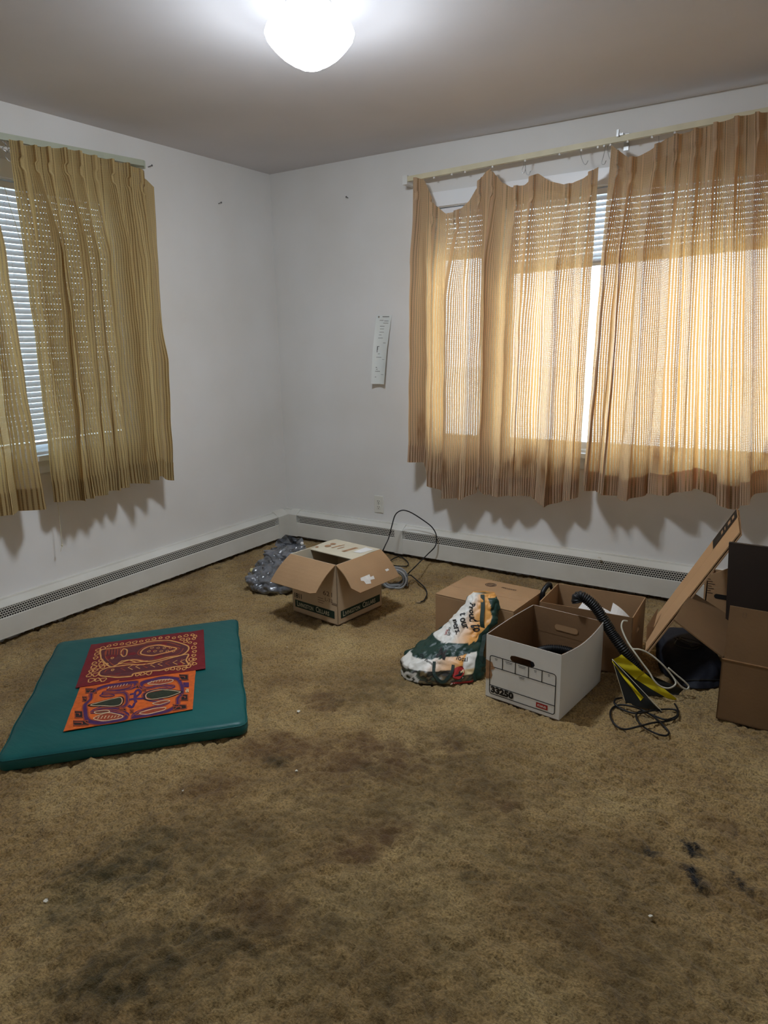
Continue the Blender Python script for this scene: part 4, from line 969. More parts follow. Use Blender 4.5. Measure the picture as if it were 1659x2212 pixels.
# ---- white file box
FB = {}
def file_box():
    a, b = at_z((1048.6, 1504)), at_z((1205, 1558)); e1 = unit(b-a); e2 = np.cross(Zv, e1); w_ = .312; dp = .385; h = .262; th = .004; o0 = a+Zv*.003
    FB.update(o=o0, e1=e1, e2=e2, w=w_, d=dp, h=h)
    root = thing('file_storage_box', 'open white cardboard file box with black form printing on the front', 'storage box', a+e1*w_/2+e2*dp/2)
    hole = (w_*.5, h*.73, .052, .014)
    mb = MB(); panel_hole(mb, o0, e1, Zv, w_, h, .0015, hole); fp = mb.build('front_panel', 'card_white', root)
    mb = MB(); panel_hole(mb, o0+e2*.0016, e1, Zv, w_, h-.001, .003, (w_*.5, h*.73, .0525, .0145)); mb.build('front_liner', 'card_brown_dark', root)
    mb = MB(); panel_hole(mb, o0+e2*dp+e1*w_, -e1, Zv, w_, h, .0015, hole); mb.build('back_panel', 'card_white', root)
    mb = MB(); mb.slab([o0+e2*(dp-.0016)+e1*w_, o0+e2*(dp-.0016), o0+e2*(dp-.0016)+Zv*h, o0+e2*(dp-.0016)+e1*w_+Zv*h], .003); lb = mb.build('back_liner', 'card_brown_dark', root)
    fm = plane_map(o0+e2*(dp-.0046), e1, Zv, .0016); mb = MB()
    st = [(w_*.5+.052*(-1 if abs(q) > math.pi/2 else 1)*.73+.014*math.cos(q), h*.73+.014*math.sin(q)) for q in np.linspace(-math.pi, math.pi, 28, endpoint=False)]
    mb.add([fm(*p) for p in st], [tuple(range(len(st)))]); mb.build('handle_flap', 'card_warm', lb)
    mb = MB(); line_on(mb, fm, st, .003, True); mb.build('handle_cut', 'card_edge', lb)
    mb = MB(); rect_on(mb, fm, .004, h*.60, w_-.004, h*.607); rect_on(mb, fm, .004, h*.36, w_-.004, h*.366); mb.build('fold_line', 'card_edge', lb)
    for sx in (0, 1):
        x = 0 if sx == 0 else w_; sg = 1 if sx else -1
        # slightly bowed side wall
        rows = []
        for t in np.linspace(0, 1, 13):
            rows.append([o0+e2*(dp*t)+e1*(x)+Zv*z_*1.0+e1*(sg*.006*math.sin(t*math.pi)*z_/h)-Zv*(.016*math.sin(t*math.pi)*(z_/h)**3 if sx else 0) for z_ in np.linspace(0, h, 6)])
        for off, mt, nm in ((0, 'card_white', 'side_panel'), (-.003*sg, 'card_brown_dark', 'side_liner')):
            mb = MB(); R_ = [[p+e1*off for p in r] for r in rows]; mb.grid(R_)
            R2 = [[p+e1*(off-.0015*sg) for p in r] for r in rows]; mb.grid(R2); mb.grid([[r[-1] for r in R_], [r[-1] for r in R2]])
            mb.build(nm, mt, root)
    MB().slab([o0+Zv*.003, o0+e1*w_+Zv*.003, o0+e1*w_+e2*dp+Zv*.003, o0+e2*dp+Zv*.003], .003).build('bottom_panel', 'card_brown_dark', root)
    # printed form
    fm = plane_map(o0, e1, Zv, .0010); mb = MB(); x0, x1, y0, y1 = .018, w_-.018, .018, h*.685; rr = .010; lw = .0032
    def rrect(a0, b0, a1, b1, r):
        pts = []
        for cx, cy, q0 in ((a1-r, b0+r, -math.pi/2), (a1-r, b1-r, 0), (a0+r, b1-r, math.pi/2), (a0+r, b0+r, math.pi)):
            pts += [(cx+r*math.cos(q0+i*math.pi/10), cy+r*math.sin(q0+i*math.pi/10)) for i in range(6)]
        return pts
    line_on(mb, fm, rrect(x0, y0, x1, y1, rr), lw, True)
    yb = y1-.046; line_on(mb, fm, [(x0, yb), (x1, yb)], lw); line_on(mb, fm, [(x0, y0+.036), (x1, y0+.036)], lw)
    for k in range(1, 5): xx = x0+(x1-x0)*k/5; line_on(mb, fm, [(xx, yb), (xx, y1)], lw)
    mb.build('printed_form', 'print_black', fp)
    mb = MB()
    for k, wd in enumerate((.012, .03, .032, .01, .008)):
        xc = x0+(x1-x0)*(k+.5)/5
        rect_on(mb, fm, xc-wd/2, y1-.010, xc+wd/2, y1-.0075)
        rect_on(mb, fm, xc-wd*.4, y1-.015, xc+wd*.4, y1-.0128)
    rect_on(mb, fm, (x0+x1)/2-.012, yb-.009, (x0+x1)/2+.012, yb-.0065); rect_on(mb, fm, (x0+x1)/2-.010, yb-.014, (x0+x1)/2+.010, yb-.0118)
    mb.build('small_print', 'print_grey', fp)
    mb = MB(); text_on(mb, '33250', .034, fm, x0+.006, y0+.008, bold=.0022, fit=.100); mb.build('printed_number', 'print_black', fp)
    mb = MB(); rect_on(mb, fm, x1-.075, y0+.008, x1-.028, y0+.028); lg = mb.build('printed_logo', 'print_red', fp)
    fm2 = plane_map(o0, e1, Zv, .0016); mb = MB(); text_on(mb, 'STAPLES', .011, fm2, x1-.0515, y0+.014, bold=.0004, center=True, fit=.036); mb.build('lettering', 'torn_white', lg)
    mb = MB(); mb.add([fm(*p) for p in ((.0, .075), (.0, h*.60), (.028, h*.58), (.034, h*.52), (.042, h*.50), (.024, h*.45), (.030, .098), (.024, .082))], [tuple(range(8))]); mb.build('torn_tape', 'tape_torn', fp)
    # vertical scores
    mb = MB(); rect_on(mb, fm, w_*.33, .0, w_*.333, h); mb.build('fold_line', 'print_white', fp)
file_box()
def ribbed(pts, r, pitch, amp, n=14):
    P = spline(pts, 400); d = np.concatenate([[0], np.cumsum([np.linalg.norm(P[i+1]-P[i]) for i in range(len(P)-1)])]); tot = d[-1]
    m = int(tot/pitch*6); s = np.linspace(0, tot, m); Q = [np.array([np.interp(x, d, [p[k] for p in P]) for k in range(3)]) for x in s]
    return Q, [r+amp*(0.5+0.5*math.sin(x/pitch*2*math.pi)) for x in s]
# black ribbed coil inside the file box
o0, e1, e2 = FB['o'], FB['e1'], FB['e2']; c = o0+e1*.185+e2*.245
root = thing('ribbed_hose_coil', 'black ribbed hose coiled inside the white file box', 'hose', c+Zv*.006)
for k in range(4):
    Q, rr = ribbed([c+Zv*(.03+.030*k)+e1*(.088*math.cos(q))+e2*(.088*math.sin(q)) for q in np.linspace(0.1*k, 6.2+.1*k, 24)], .0150, .008, .0035)
    MB().tube(Q, rr, 12).build('hose_turn', 'black_rubber', root, smooth=True)

# ---- open brown carton with papers
OB = {}
def open_carton():
    z = .262; P = [at_z(p, z) for p in ((1162, 1300), (1205, 1262), (1394, 1292), (1363, 1344))]   # front-left, back-left, back-right, front-right
    o0 = np.array([2.292, -1.030, .003]); e1 = unit(np.array([P[2][0]-P[1][0], P[2][1]-P[1][1], 0])); e2 = np.cross(Zv, e1); w_ = .392; dp = .268
    OB.update(o=o0, e1=e1, e2=e2, w=w_, d=dp, z=z)
    root = thing('open_carton', 'open brown carton holding papers behind the white file box', 'cardboard box', o0+e1*w_/2+e2*dp/2)
    h = z-.003; th = .004
    a, b, c_, d = o0, o0+e1*w_, o0+e1*w_+e2*dp, o0+e2*dp; H = Zv*h
    MB().slab([a, b, b+H, a+H], th).build('front_panel', 'card_brown_dark', root)
    MB().slab([c_, d, d+H, c_+H], th).build('back_panel', 'card_brown', root)
    MB().slab([d, a, a+H, d+H], th).build('side_panel', 'card_brown', root)
    mb = MB(); panel_hole(mb, b, e2, Zv, dp, h, th, (dp*.5, h*.62, .026, .011)); mb.build('side_panel', 'card_brown', root)
    MB().slab([a+Zv*.004, b+Zv*.004, c_+Zv*.004, d+Zv*.004], .004).build('bottom_panel', 'card_brown_dark', root)
    for t in (.02, .98):    # rolled rim lips
        pass
open_carton()
def paper(pts, label, th=.0012):
    c = sum(np.array(p) for p in pts)/len(pts)
    root_c = np.array([c[0], c[1], min(p[2] for p in pts)])
    mb = MB()
    n = unit(np.cross(np.array(pts[1])-np.array(pts[0]), np.array(pts[2])-np.array(pts[0])))
    rows = []
    p0, p1, p2, p3 = [np.array(p, float) for p in pts]
    for v in np.linspace(0, 1, 7): rows.append([(p0*(1-u)+p1*u)*(1-v)+(p3*(1-u)+p2*u)*v+n*.006*math.sin(u*math.pi)*math.sin(v*2.2) for u in np.linspace(0, 1, 7)])
    mb.grid(rows); mb.grid([[q-n*th for q in r][::-1] for r in rows])
    o = mb.build('paper_sheet', 'paper_white', None, loc=root_c); tag(o, label, 'paper', 'papers in the open carton')
oo, e1, e2 = OB['o'], OB['e1'], OB['e2']
paper([oo+e1*.13+e2*.03+Zv*.195, oo+e1*.25+e2*.02+Zv*.165, oo+e1*.27+e2*.16+Zv*.205, oo+e1*.15+e2*.17+Zv*.235], 'white folded paper left of the black hose in the open carton')
paper([oo+e1*.28+e2*.04+Zv*.18, oo+e1*.35+e2*.03+Zv*.160, oo+e1*.345+e2*.18+Zv*.19, oo+e1*.27+e2*.19+Zv*.238], 'white paper sticking up right of the black hose in the open carton')
paper([oo+e1*.345+e2*.05+Zv*.17, oo+e1*.38+e2*.05+Zv*.18, oo+e1*.38+e2*.15+Zv*.2, oo+e1*.345+e2*.15+Zv*.19], 'small white paper scrap against the right side of the open carton')
root = thing('paper_bundle', 'brown paper bundle filling the bottom of the open carton', 'papers', oo+e1*.19+e2*.13+Zv*.006)
r0 = random.Random(8)
for k in range(9):
    a = r0.uniform(-.05, .05); c = oo+e1*(.19+r0.uniform(-.01, .01))+e2*(.13+r0.uniform(-.008, .008))+Zv*(.022+.0165*k); u_ = e1*math.cos(a)+e2*math.sin(a); v_ = np.cross(Zv, u_)
    MB().slab([c-u_*.165-v_*.10, c+u_*.165-v_*.10, c+u_*.165+v_*.10, c-u_*.165+v_*.10], .0155).build('bundle_layer', 'print_brown' if k % 2 else 'card_brown_dark', root)
# black handle poking up between the two cartons
p0 = at_d(QA(1125, 260), dep((2.23, -.80, .2))); p1 = at_d(QA(1135, 200), dep((2.23, -.80, .2))); p2 = at_d(QA(1180, 150), dep((2.23, -.78, .2)))
root = thing('luggage_strap', 'black strap end poking up between the two brown cartons', 'strap', (p0[0], p0[1], 0))
mb = MB(); mb.tube(spline([np.array([p0[0], p0[1], .0]), p0, p1, p2, p2+EH*.012-Zv*.03], 20), [.012]*14+[.011, .010, .009, .008, .007, .005], 8); mb.build('strap', 'black_rubber', root, smooth=True)

# ---- big right carton, its upright flaps
def right_carton():
    o0 = np.array([3.037, -1.191, .003]); e1 = unit(np.array([1, -.02, 0])); e2 = np.cross(Zv, e1); w_ = .46; dp = .40; h = .238; th = .005
    root = thing('large_carton', 'large brown carton with raised flaps at the right edge', 'cardboard box', o0+e1*w_/2+e2*dp/2)
    a, b, c_, d = o0, o0+e1*w_, o0+e1*w_+e2*dp, o0+e2*dp; H = Zv*h
    MB().slab([a, b, b+H, a+H], th).build('front_panel', 'card_deep_brown', root)
    MB().slab([b, c_, c_+H, b+H], th).build('side_panel', 'card_deep_brown', root)
    MB().slab([c_, d, d+H, c_+H], th).build('back_panel', 'card_deep_brown', root)
    MB().slab([d, a, a+H, d+H], th).build('side_panel', 'card_deep_brown', root)
    MB().slab([a+Zv*.005, b+Zv*.005, c_+Zv*.005, d+Zv*.005], .005).build('bottom_panel', 'card_deep_brown', root)
    MB().slab([a+H+e1*.006, b+H, b+H+Zv*.197+e2*.02, a+H+Zv*.197+e2*.02+e1*.006], th).build('flap', 'card_deep_brown', root)
    mb = MB(); mb.tube([a+H, b+H], .003, 6); mb.build('crease', 'card_edge', root)
    v = -e1*.175+Zv*.110
    MB().slab([a+H+e2*.006, a+H+v+e2*.0, d+H+v-e2*.06, d+H-e2*.01], th, unit(np.cross(v, e2))).build('flap', 'card_deep_brown', root)
    fm = plane_map(a+H+e1*.006, e1, unit(Zv*.197+e2*.02), .0012)
    mb = MB(); line_on(mb, fm, [(.044, .165), (.054, .165), (.054, .182), (.044, .182)], .0015, True); mb.build('printed_line', 'print_brown', root)
right_carton()
# dark board standing in the carton
A = at_y(QB(1352, 345), -.86); zt = A[2]
root = thing('dark_board', 'nearly black board standing upright inside the large carton', 'board', (A[0]+.2, -.86, .02))
mb = MB(); mb.slab([(A[0]+.03, -.87, .02), (A[0]+.40, -.87, .02), (A[0]+.40, -.855, zt), (A[0], -.855, zt)], .012); mb.build('panel', 'dark_board', root)
mb = MB(); mb.slab([(A[0], -.856, zt+.006), (A[0]+.40, -.856, zt+.006), (A[0]+.40, -.84, zt+.006), (A[0], -.84, zt+.006)], .008); mb.build('top_edge', 'dark_board', root)
# printed carton behind
def printed_carton():
    yy = -.56; p = at_y(QB(1165, 600), yy); q = at_y(QB(1350, 482), yy)
    x0 = p[0]; zl = p[2]; zr_ = q[2]
    root = thing('printed_carton', 'brown carton with handling marks standing behind the dark board', 'cardboard box', (x0+.16, yy+.1, 0))
    MB().slab([(x0+.01, yy, .003), (x0+.36, yy, .003), (x0+.36, yy, zr_+.02), (x0+.14, yy, zr_), (x0, yy, zl)], .005).build('front_panel', 'card_warm', root)
    MB().slab([(x0+.36, yy, .003), (x0+.36, yy+.2, .003), (x0+.36, yy+.2, zl), (x0+.36, yy, zl)], .005).build('side_panel', 'card_brown', root)
    MB().slab([(x0+.01, yy+.2, .003), (x0+.01, yy, .003), (x0+.01, yy, zl-.02), (x0+.01, yy+.2, zl-.02)], .005).build('side_panel', 'card_brown', root)
    MB().slab([(x0+.36, yy+.2, .003), (x0+.01, yy+.2, .003), (x0+.01, yy+.2, zl-.02), (x0+.36, yy+.2, zl-.02)], .005).build('back_panel', 'card_brown', root)
    fm = plane_map((0, yy, 0), (1, 0, 0), (0, 0, 1), .0012); mb = MB()
    for k in range(7):
        a = at_y(QB(1172, 610+k*18), yy); rect_on(mb, fm, a[0]+.004, a[2]-.002, a[0]+.02+.022*((k*37) % 5)/5, a[2]+.001)
    mb.build('printed_line', 'print_brown', root)
    a = at_y(QB(1302, 758), yy); mb = MB(); st = [(a[0]+.022*(-1 if abs(t) > math.pi/2 else 1)+.011*math.cos(t), a[2]+.011*math.sin(t)) for t in np.linspace(-math.pi, math.pi, 24, endpoint=False)]
    mb.add([fm(*s_) for s_ in st], [tuple(range(24))]); mb.build('hand_hole', 'slot_dark', root)
printed_carton()
# leaning flattened carton
def leaning():
    dn = dep((2.86, -1.05, .1)); 
    lo0 = at_d(QB(718, 1196), dn); hi0 = at_d(QB(1452, 268), dn+.10)           # near edge
    lo1 = at_d(QB(735, 1010), dn+.16); hi1 = at_d(QB(1432, 78), dn+.30)       # far edge
    kn = at_d(QB(840, 1036), dn+.02); km = at_d(QB(1216, 516), dn+.07); kf = at_d(QB(790, 880), dn+.20)
    root = thing('flattened_carton', 'long flattened brown carton leaning over the dark bag', 'cardboard', (lo0[0], lo0[1], 0))
    n = unit(np.cross(hi0-lo0, hi1-lo0)); n = n if n[2] > 0 else -n
    near = [lo0, lo0+(hi0-lo0)*.16+n*.0, lo0+(hi0-lo0)*.52, hi0]; far = [lo1, lo1+(hi1-lo1)*.16, lo1+(hi1-lo1)*.52, hi1]
    mid = [(a*.42+b*.58) for a, b in zip(near, far)]
    def leaf(name, A_, B_, off, th=.005, mt='card_warm'):
        mb = MB()
        for i in range(3):
            mb.slab([A_[i]+n*off, A_[i+1]+n*off, B_[i+1]+n*off, B_[i]+n*off], th, n)
        return mb.build(name, mt, root)
    leaf('upper_leaf', near, mid, .012); u2 = leaf('upper_leaf', [p-n*.002+unit(hi1-hi0)*.002 for p in mid], far, .012)
    leaf('lower_leaf', [p+unit(near[3]-far[3])*.004 for p in near], far, .002, mt='card_brown')
    mb = MB(); mb.tube([p+n*.010 for p in mid], .0022, 6); mb.build('crease', 'card_edge', root)
    # dark printed strip near the upper end
    ux = unit(far[3]-far[2]); uy = unit(near[3]-far[3]); L_ = np.linalg.norm(far[3]-far[2])
    fm = lambda x, y: far[2]+ux*x+uy*y+n*.0128
    mb = MB(); rect_on(mb, fm, L_*.42, .004, L_*.99, .085); st = mb.build('printed_strip', 'print_black', root)
    fm2 = lambda x, y: far[2]+ux*x+uy*y+n*.0136
    mb = MB()
    for (a, b) in ((.62, .66), (.70, .72), (.78, .84), (.88, .93)): rect_on(mb, fm2, L_*a, .030, L_*b, .060)
    mb.build('printed_mark', 'tape_tan', st)
    # torn side tab by the cartons
    t0 = at_d(QB(705, 1150), dn+.05); t1 = at_d(QB(712, 985), dn+.08); t2 = at_d(QB(795, 850), dn+.14); t3 = at_d(QB(760, 990), dn+.09)
    MB().slab([t0, t3, t2, t1], .004).build('side_tab', 'card_brown_dark', root)
leaning()

# ================================================================== SOFT THINGS
def loft_surface(rings, nseg, crinkle, scale, seed, asym=0.0):
    """rings: (centre, half width along EH, half depth along GH) ; returns grid function P(a in 0..1 around, k in 0..1 up)"""
    C_ = np.array([r[0] for r in rings]); hw = np.array([r[1] for r in rings]); hd = np.array([r[2] for r in rings]); m = len(rings)
    Cs = np.array(spline(C_, 201)); hs = np.array(spline(np.stack([hw, hd], 1), 201))
    def P(a, k):
        x = min(1, max(0, k))*200; i = min(199, int(x)); f_ = x-i
        c = Cs[i]*(1-f_)+Cs[i+1]*f_; h_ = hs[i]*(1-f_)+hs[i+1]*f_
        q = a*2*math.pi      # a = 0.75 faces the camera
        ce, se = math.cos(q), math.sin(q); pw = .8
        ex = math.copysign(abs(ce)**pw, ce); ey = math.copysign(abs(se)**pw, se)
        p = c+EH*h_[0]*ex+GH*h_[1]*ey
        nv = Vector((p[0]*scale+seed, p[1]*scale, p[2]*scale*.8))
        d = (abs(mnoise.noise(nv))-.25)*crinkle*1.5+(abs(mnoise.noise(nv*2.3))-.25)*crinkle*.8+mnoise.noise(nv*.5)*crinkle*.8
        d *= min(1, 4*k+.2)
        out_ = EH*ex+GH*ey
        p = p+out_*d
        p[2] = max(.003, p[2]+.3*d)
        return p
    return P
def loft_mesh(P, na, nk, cap=True):
    mb = MB(); V = [P(i/na, k/(nk-1)) for k in range(nk) for i in range(na)]
    F = [(k*na+i, k*na+(i+1) % na, (k+1)*na+(i+1) % na, (k+1)*na+i) for k in range(nk-1) for i in range(na)]
    mb.add(V, F)
    if cap:
        for k, rev in ((0, True), (nk-1, False)):
            c = sum(V[k*na:(k+1)*na])/na; ci = len(mb.v); mb.v.append(tuple(c))
            for i in range(na):
                f_ = (k*na+i, k*na+(i+1) % na, ci); mb.f.append(f_[::-1] if rev else f_); mb.m.append(0)
    return mb
def rings_from(px, D0, Qf):
    """px: (left, right, y, half depth, extra depth)"""
    out = []
    for (l, r_, y, hd, ex) in px:
        a = at_d(Qf(l, y), D0+ex); b = at_d(Qf(r_, y), D0+ex); out.append(((a+b)/2, np.linalg.norm(b-a)/2, hd))
    return out
# ---- shopping bag
def shopping_bag():
    D0 = dep(at_z(QA(350, 930)))+.10
    rg = rings_from([(45, 640, 905, .085, 0), (28, 662, 850, .115, 0), (45, 668, 750, .115, .005), (130, 672, 660, .105, .02), (255, 680, 575, .085, .05), (335, 705, 500, .07, .075), (410, 770, 415, .055, .095), (490, 785, 330, .045, .105), (560, 775, 262, .034, .11), (598, 745, 222, .020, .115)], D0, QA)
    rg = [(np.array([c[0], c[1], max(c[2], .006)]) if i else np.array([c[0], c[1], .005]), w_, d_) for i, (c, w_, d_) in enumerate(rg)]
    P = loft_surface(rg, 0, .014, 16, 3.3)
    root = thing('shopping_bag', 'crumpled reusable shopping bag in orange, white and dark green beside the file box', 'bag', np.array([rg[0][0][0], rg[0][0][1], 0]))
    na, nk = 150, 100
    mb = loft_mesh(P, na, nk); o = mb.build('bag_body', 'printed_shopping_bag', root, smooth=True)
    GR, OR, WH, CR, DK, RD, BR = S(24, 54, 44), S(226, 160, 82), S(220, 216, 206), S(232, 208, 160), S(38, 34, 26), S(150, 34, 36), S(98, 82, 52)
    def mixq(a, b, t): t = max(0, min(1, t)); return tuple(a[i]*(1-t)+b[i]*t for i in range(3))+(1,)
    ca = o.data.color_attributes.new('print', 'FLOAT_COLOR', 'POINT')
    cols = []
    for v in range(len(o.data.vertices)):
        if v >= na*nk: cols += list(GR); continue
        k = v//na/(nk-1); i = v % na; a = i/na
        x = math.cos(a*2*math.pi); front = math.sin(a*2*math.pi) < .25
        n_ = mnoise.noise(Vector((x*6, k*14, 2)))
        if not front: c = GR if k < .9 else OR
        elif k > .475+.02*n_:
            if x > .52-.35*max(0, k-.72)/.2: c = GR if k < .93 else OR
            else: c = mixq(WH, OR, (x+.55)*1.5+(k-.62)*1.6)
        elif k > .36+.05*x+.015*n_: c = GR
        elif k > .245+.02*x and x < .30: c = mixq(WH, OR, (x+.55)*1.3)
        elif x > .62: c = GR
        elif x > .12 and k > .20: c = WH if k > .25 else CR
        elif k < .14 and .1 < x < .62 and k > .04: c = RD
        elif k > .03:
            t = mnoise.noise(Vector((x*9, k*26, 9))); c = BR if t > .12 else (DK if t > -.2 else mixq(GR, BR, .3))
            if x < -.55 and t > .0: c = mixq(WH, BR, .5)
        else: c = DK
        cols += list(c)
    ca.data.foreach_set('color', np.array(cols, dtype=np.float32))
    # lettering wrapped on the front: x across (-1..1), k up
    def onb(x, k, lift=.0022):
        x = max(-.97, min(.97, x)); a = 1-math.acos(x)/(2*math.pi)
        p = P(a, k); c = P(a+.01, k)-P(a-.01, k); u = P(a, k+.01)-P(a, k-.01); n = unit(np.cross(c, u)); n = n if n @ (CAM-p) > 0 else -n
        return p+n*lift
    def solve(zx, zy):
        best = None; px = np.array(QA(zx, zy))
        def pj(P_): q = RM.T @ (P_-CAM); return np.array([CX+FPX*q[0]/q[2], CY+FPX*q[1]/q[2]])
        for x in np.linspace(-.9, .9, 25):
            for k in np.linspace(.02, .99, 44):
                e = np.sum((pj(onb(x, k))-px)**2)
                if best is None or e < best[0]: best = (e, x, k)
        return best[1], best[2]
    def word(txt, za, zb, size_rel, mat, bold=.01):
        """baseline from crop point za to zb"""
        xa, ka = solve(*za); xb, kb = solve(*zb)
        vs, fs = text_geo(txt, 1.0, bold); xs = [p[0] for p in vs]; x0, x1 = min(xs), max(xs)
        pa, pb = onb(xa, ka), onb(xb, kb); ln = np.linalg.norm(pb-pa); sc = ln/(x1-x0)
        d = unit(pb-pa); n = unit(CAM-(pa+pb)/2); n = unit(n-d*(n @ d)); upv = np.cross(n, d); hgt = sc*size_rel
        # map upv to (dx, dk)
        e = .02; gx = (onb((xa+xb)/2+e, (ka+kb)/2)-onb((xa+xb)/2-e, (ka+kb)/2))/(2*e); gk = (onb((xa+xb)/2, (ka+kb)/2+e)-onb((xa+xb)/2, (ka+kb)/2-e))/(2*e)
        A_ = np.array([[gx @ d, gk @ d], [gx @ upv, gk @ upv]]); uvv = np.linalg.solve(A_, np.array([0, hgt]))
        mb = MB(); mb.add([onb(xa+(xb-xa)*(q[0]-x0)/(x1-x0)+uvv[0]*q[1], ka+(kb-ka)*(q[0]-x0)/(x1-x0)+uvv[1]*q[1]) for q in vs], fs)
        mb.build('lettering', mat, root)
    word('Proud to', (512, 250), (588, 515), 1.35, 'print_black', .02)
    word('t our', (470, 345), (512, 500), 1.1, 'print_black', .02)
    word('ners.', (418, 410), (448, 550), 1.0, 'print_black', .02)
    word('locally', (378, 470), (392, 552), 1.0, 'print_black', .004)
    word('fresh', (345, 492), (358, 552), 1.0, 'print_red', .004)
    word('M', (300, 720), (352, 740), 1.0, 'print_black', .02)
    word('Our Farms', (130, 690), (262, 770), .9, 'print_black', .005)
    word('local', (460, 745), (530, 750), 1.0, 'print_black', .005)
    word('ShopRite', (415, 925), (575, 890), 1.0, 'print_white', .006)
    # emblem above the red label
    mb = MB(); cx, ck = solve(480, 838)
    ring = [onb(cx+.13*math.cos(q), ck+.060*math.sin(q), .0022) for q in np.linspace(0, 2*math.pi, 24, endpoint=False)]
    mb.add(ring, [tuple(range(24))]); em = mb.build('printed_emblem', 'print_red', root)
    mb = MB(); cr = [(-.08, -.03), (.08, -.03), (.09, .012), (.045, -.008), (.03, .032), (0, -.002), (-.03, .032), (-.045, -.008), (-.09, .012)]
    mb.add([onb(cx+a, ck+b, .0034) for a, b in cr], [tuple(range(9))]); mb.build('crown_mark', 'print_black', em)
    # handles
    def strap(pts, wd, name='handle_strap'):
        rows = []
        Q = spline([onb(*solve(*p), .006) for p in pts], 24)
        mb = MB()
        for i, p in enumerate(Q):
            t = unit(Q[min(i+1, 23)]-Q[max(i-1, 0)]); v = unit(CAM-p); s_ = unit(np.cross(t, v)); rows.append([p-s_*wd/2, p+s_*wd/2])
        mb.grid(rows); mb.grid([[q-unit(CAM-q)*.003 for q in r][::-1] for r in rows]); mb.build(name, 'strap_green', root)
    strap([(655, 225), (660, 330), (645, 450), (660, 560), (640, 700), (640, 860)], .017)
    strap([(285, 745), (290, 840), (325, 910), (370, 905), (410, 840), (420, 770)], .012)
shopping_bag()
# ---- grey plastic bag behind the wine carton
def grey_bag():
    D0 = dep(at_z(Q8(250, 855)))+.12
    rg = rings_from([(110, 470, 820, .11, 0), (72, 500, 750, .13, 0), (66, 520, 670, .13, .02), (110, 520, 600, .11, .05), (190, 520, 540, .09, .10), (250, 520, 490, .07, .14), (310, 520, 440, .05, .17), (330, 470, 410, .02, .19)], D0, Q8)
    rg = [(np.array([c[0], c[1], max(c[2], .006)]) if i else np.array([c[0], c[1], .004]), w_, d_) for i, (c, w_, d_) in enumerate(rg)]
    P = loft_surface(rg, 0, .046, 12, 8.1)
    root = thing('plastic_bag', 'crumpled shiny grey plastic bag behind the wine carton', 'bag', np.array([rg[0][0][0], rg[0][0][1], 0]))
    loft_mesh(P, 130, 80).build('film', 'grey_bag_film', root, smooth=True)
    # torn top tufts
    r2 = random.Random(2)
    for (zx, zy) in ((345, 425), (400, 405), (450, 420), (290, 500)):
        c = at_d(Q8(zx, zy), D0+.17); mb = MB(); V = [c]; n = 9
        for i in range(n): q = i*2*math.pi/n; V.append(c+EH*(.035+.02*r2.random())*math.cos(q)+Zv*(.022+.02*r2.random())*math.sin(q)+GH*r2.uniform(-.03, .03))
        mb.add(V, [(0, 1+i, 1+(i+1) % n) for i in range(n)]); mb.add([v+GH*.002 for v in V], [(0, 1+(i+1) % n, 1+i) for i in range(n)]); mb.build('torn_edge', 'grey_bag_film', root)
    for (zx, zy, r_) in ((90, 648, .013), (262, 712, .010), (110, 798, .007), (500, 430, .010)):
        c = at_d(Q8(zx, zy), D0-.02 if zx != 90 else D0); mb = MB(); mb.lathe([(0, -r_), (r_*.8, -r_*.7), (r_, 0), (r_*.7, r_*.8), (0, r_)], c, 10); mb.build('crumpled_tissue', 'foam_yellow' if zx < 300 else 'paper_white', root, smooth=False)
grey_bag()
# ---- dark navy bag under the leaning carton
def navy_bag():
    D0 = dep(at_z(QB(1050, 1475)))+.13
    rg = rings_from([(880, 1225, 1440, .12, 0), (830, 1250, 1370, .14, 0), (800, 1255, 1260, .14, .02), (790, 1245, 1160, .13, .04), (815, 1200, 1075, .10, .06), (900, 1120, 1030, .05, .08)], D0, QB)
    rg = [(np.array([c[0], c[1], max(c[2], .006)]) if i else np.array([c[0], c[1], .004]), w_, d_) for i, (c, w_, d_) in enumerate(rg)]
    P = loft_surface(rg, 0, .016, 9, 5.7)
    root = thing('dark_bag', 'navy black soft bag slumped under the leaning cardboard', 'bag', np.array([rg[0][0][0], rg[0][0][1], 0]))
    loft_mesh(P, 80, 50).build('bag_body', 'navy_cloth', root, smooth=True)
    seam = [P(.75+.16*math.sin(t), .30+.05*math.cos(t*2)) for t in np.linspace(-1.4, 1.4, 24)]; seam = [p+unit(CAM-p)*.003 for p in seam]
    mb = MB(); mb.tube(seam, .0025, 6); mb.build('piping', 'dark_vinyl', root)
    rr = thing('wire_tangle', 'tangle of thin black wires lying on the dark bag', 'cable', P(.75, .8))
    r3 = random.Random(6)
    for k in range(4):
        pts = [P((.62+.26*t+r3.uniform(-.03, .03)) % 1, .86+.08*math.sin(t*5+k)+r3.uniform(-.05, .02))+Zv*.008+unit(CAM-P(.75, .8))*.006 for t in np.linspace(0, 1, 7)]
        tube_part('wire', pts, .0028, 'black_cord', rr, 6, 40)
navy_bag()

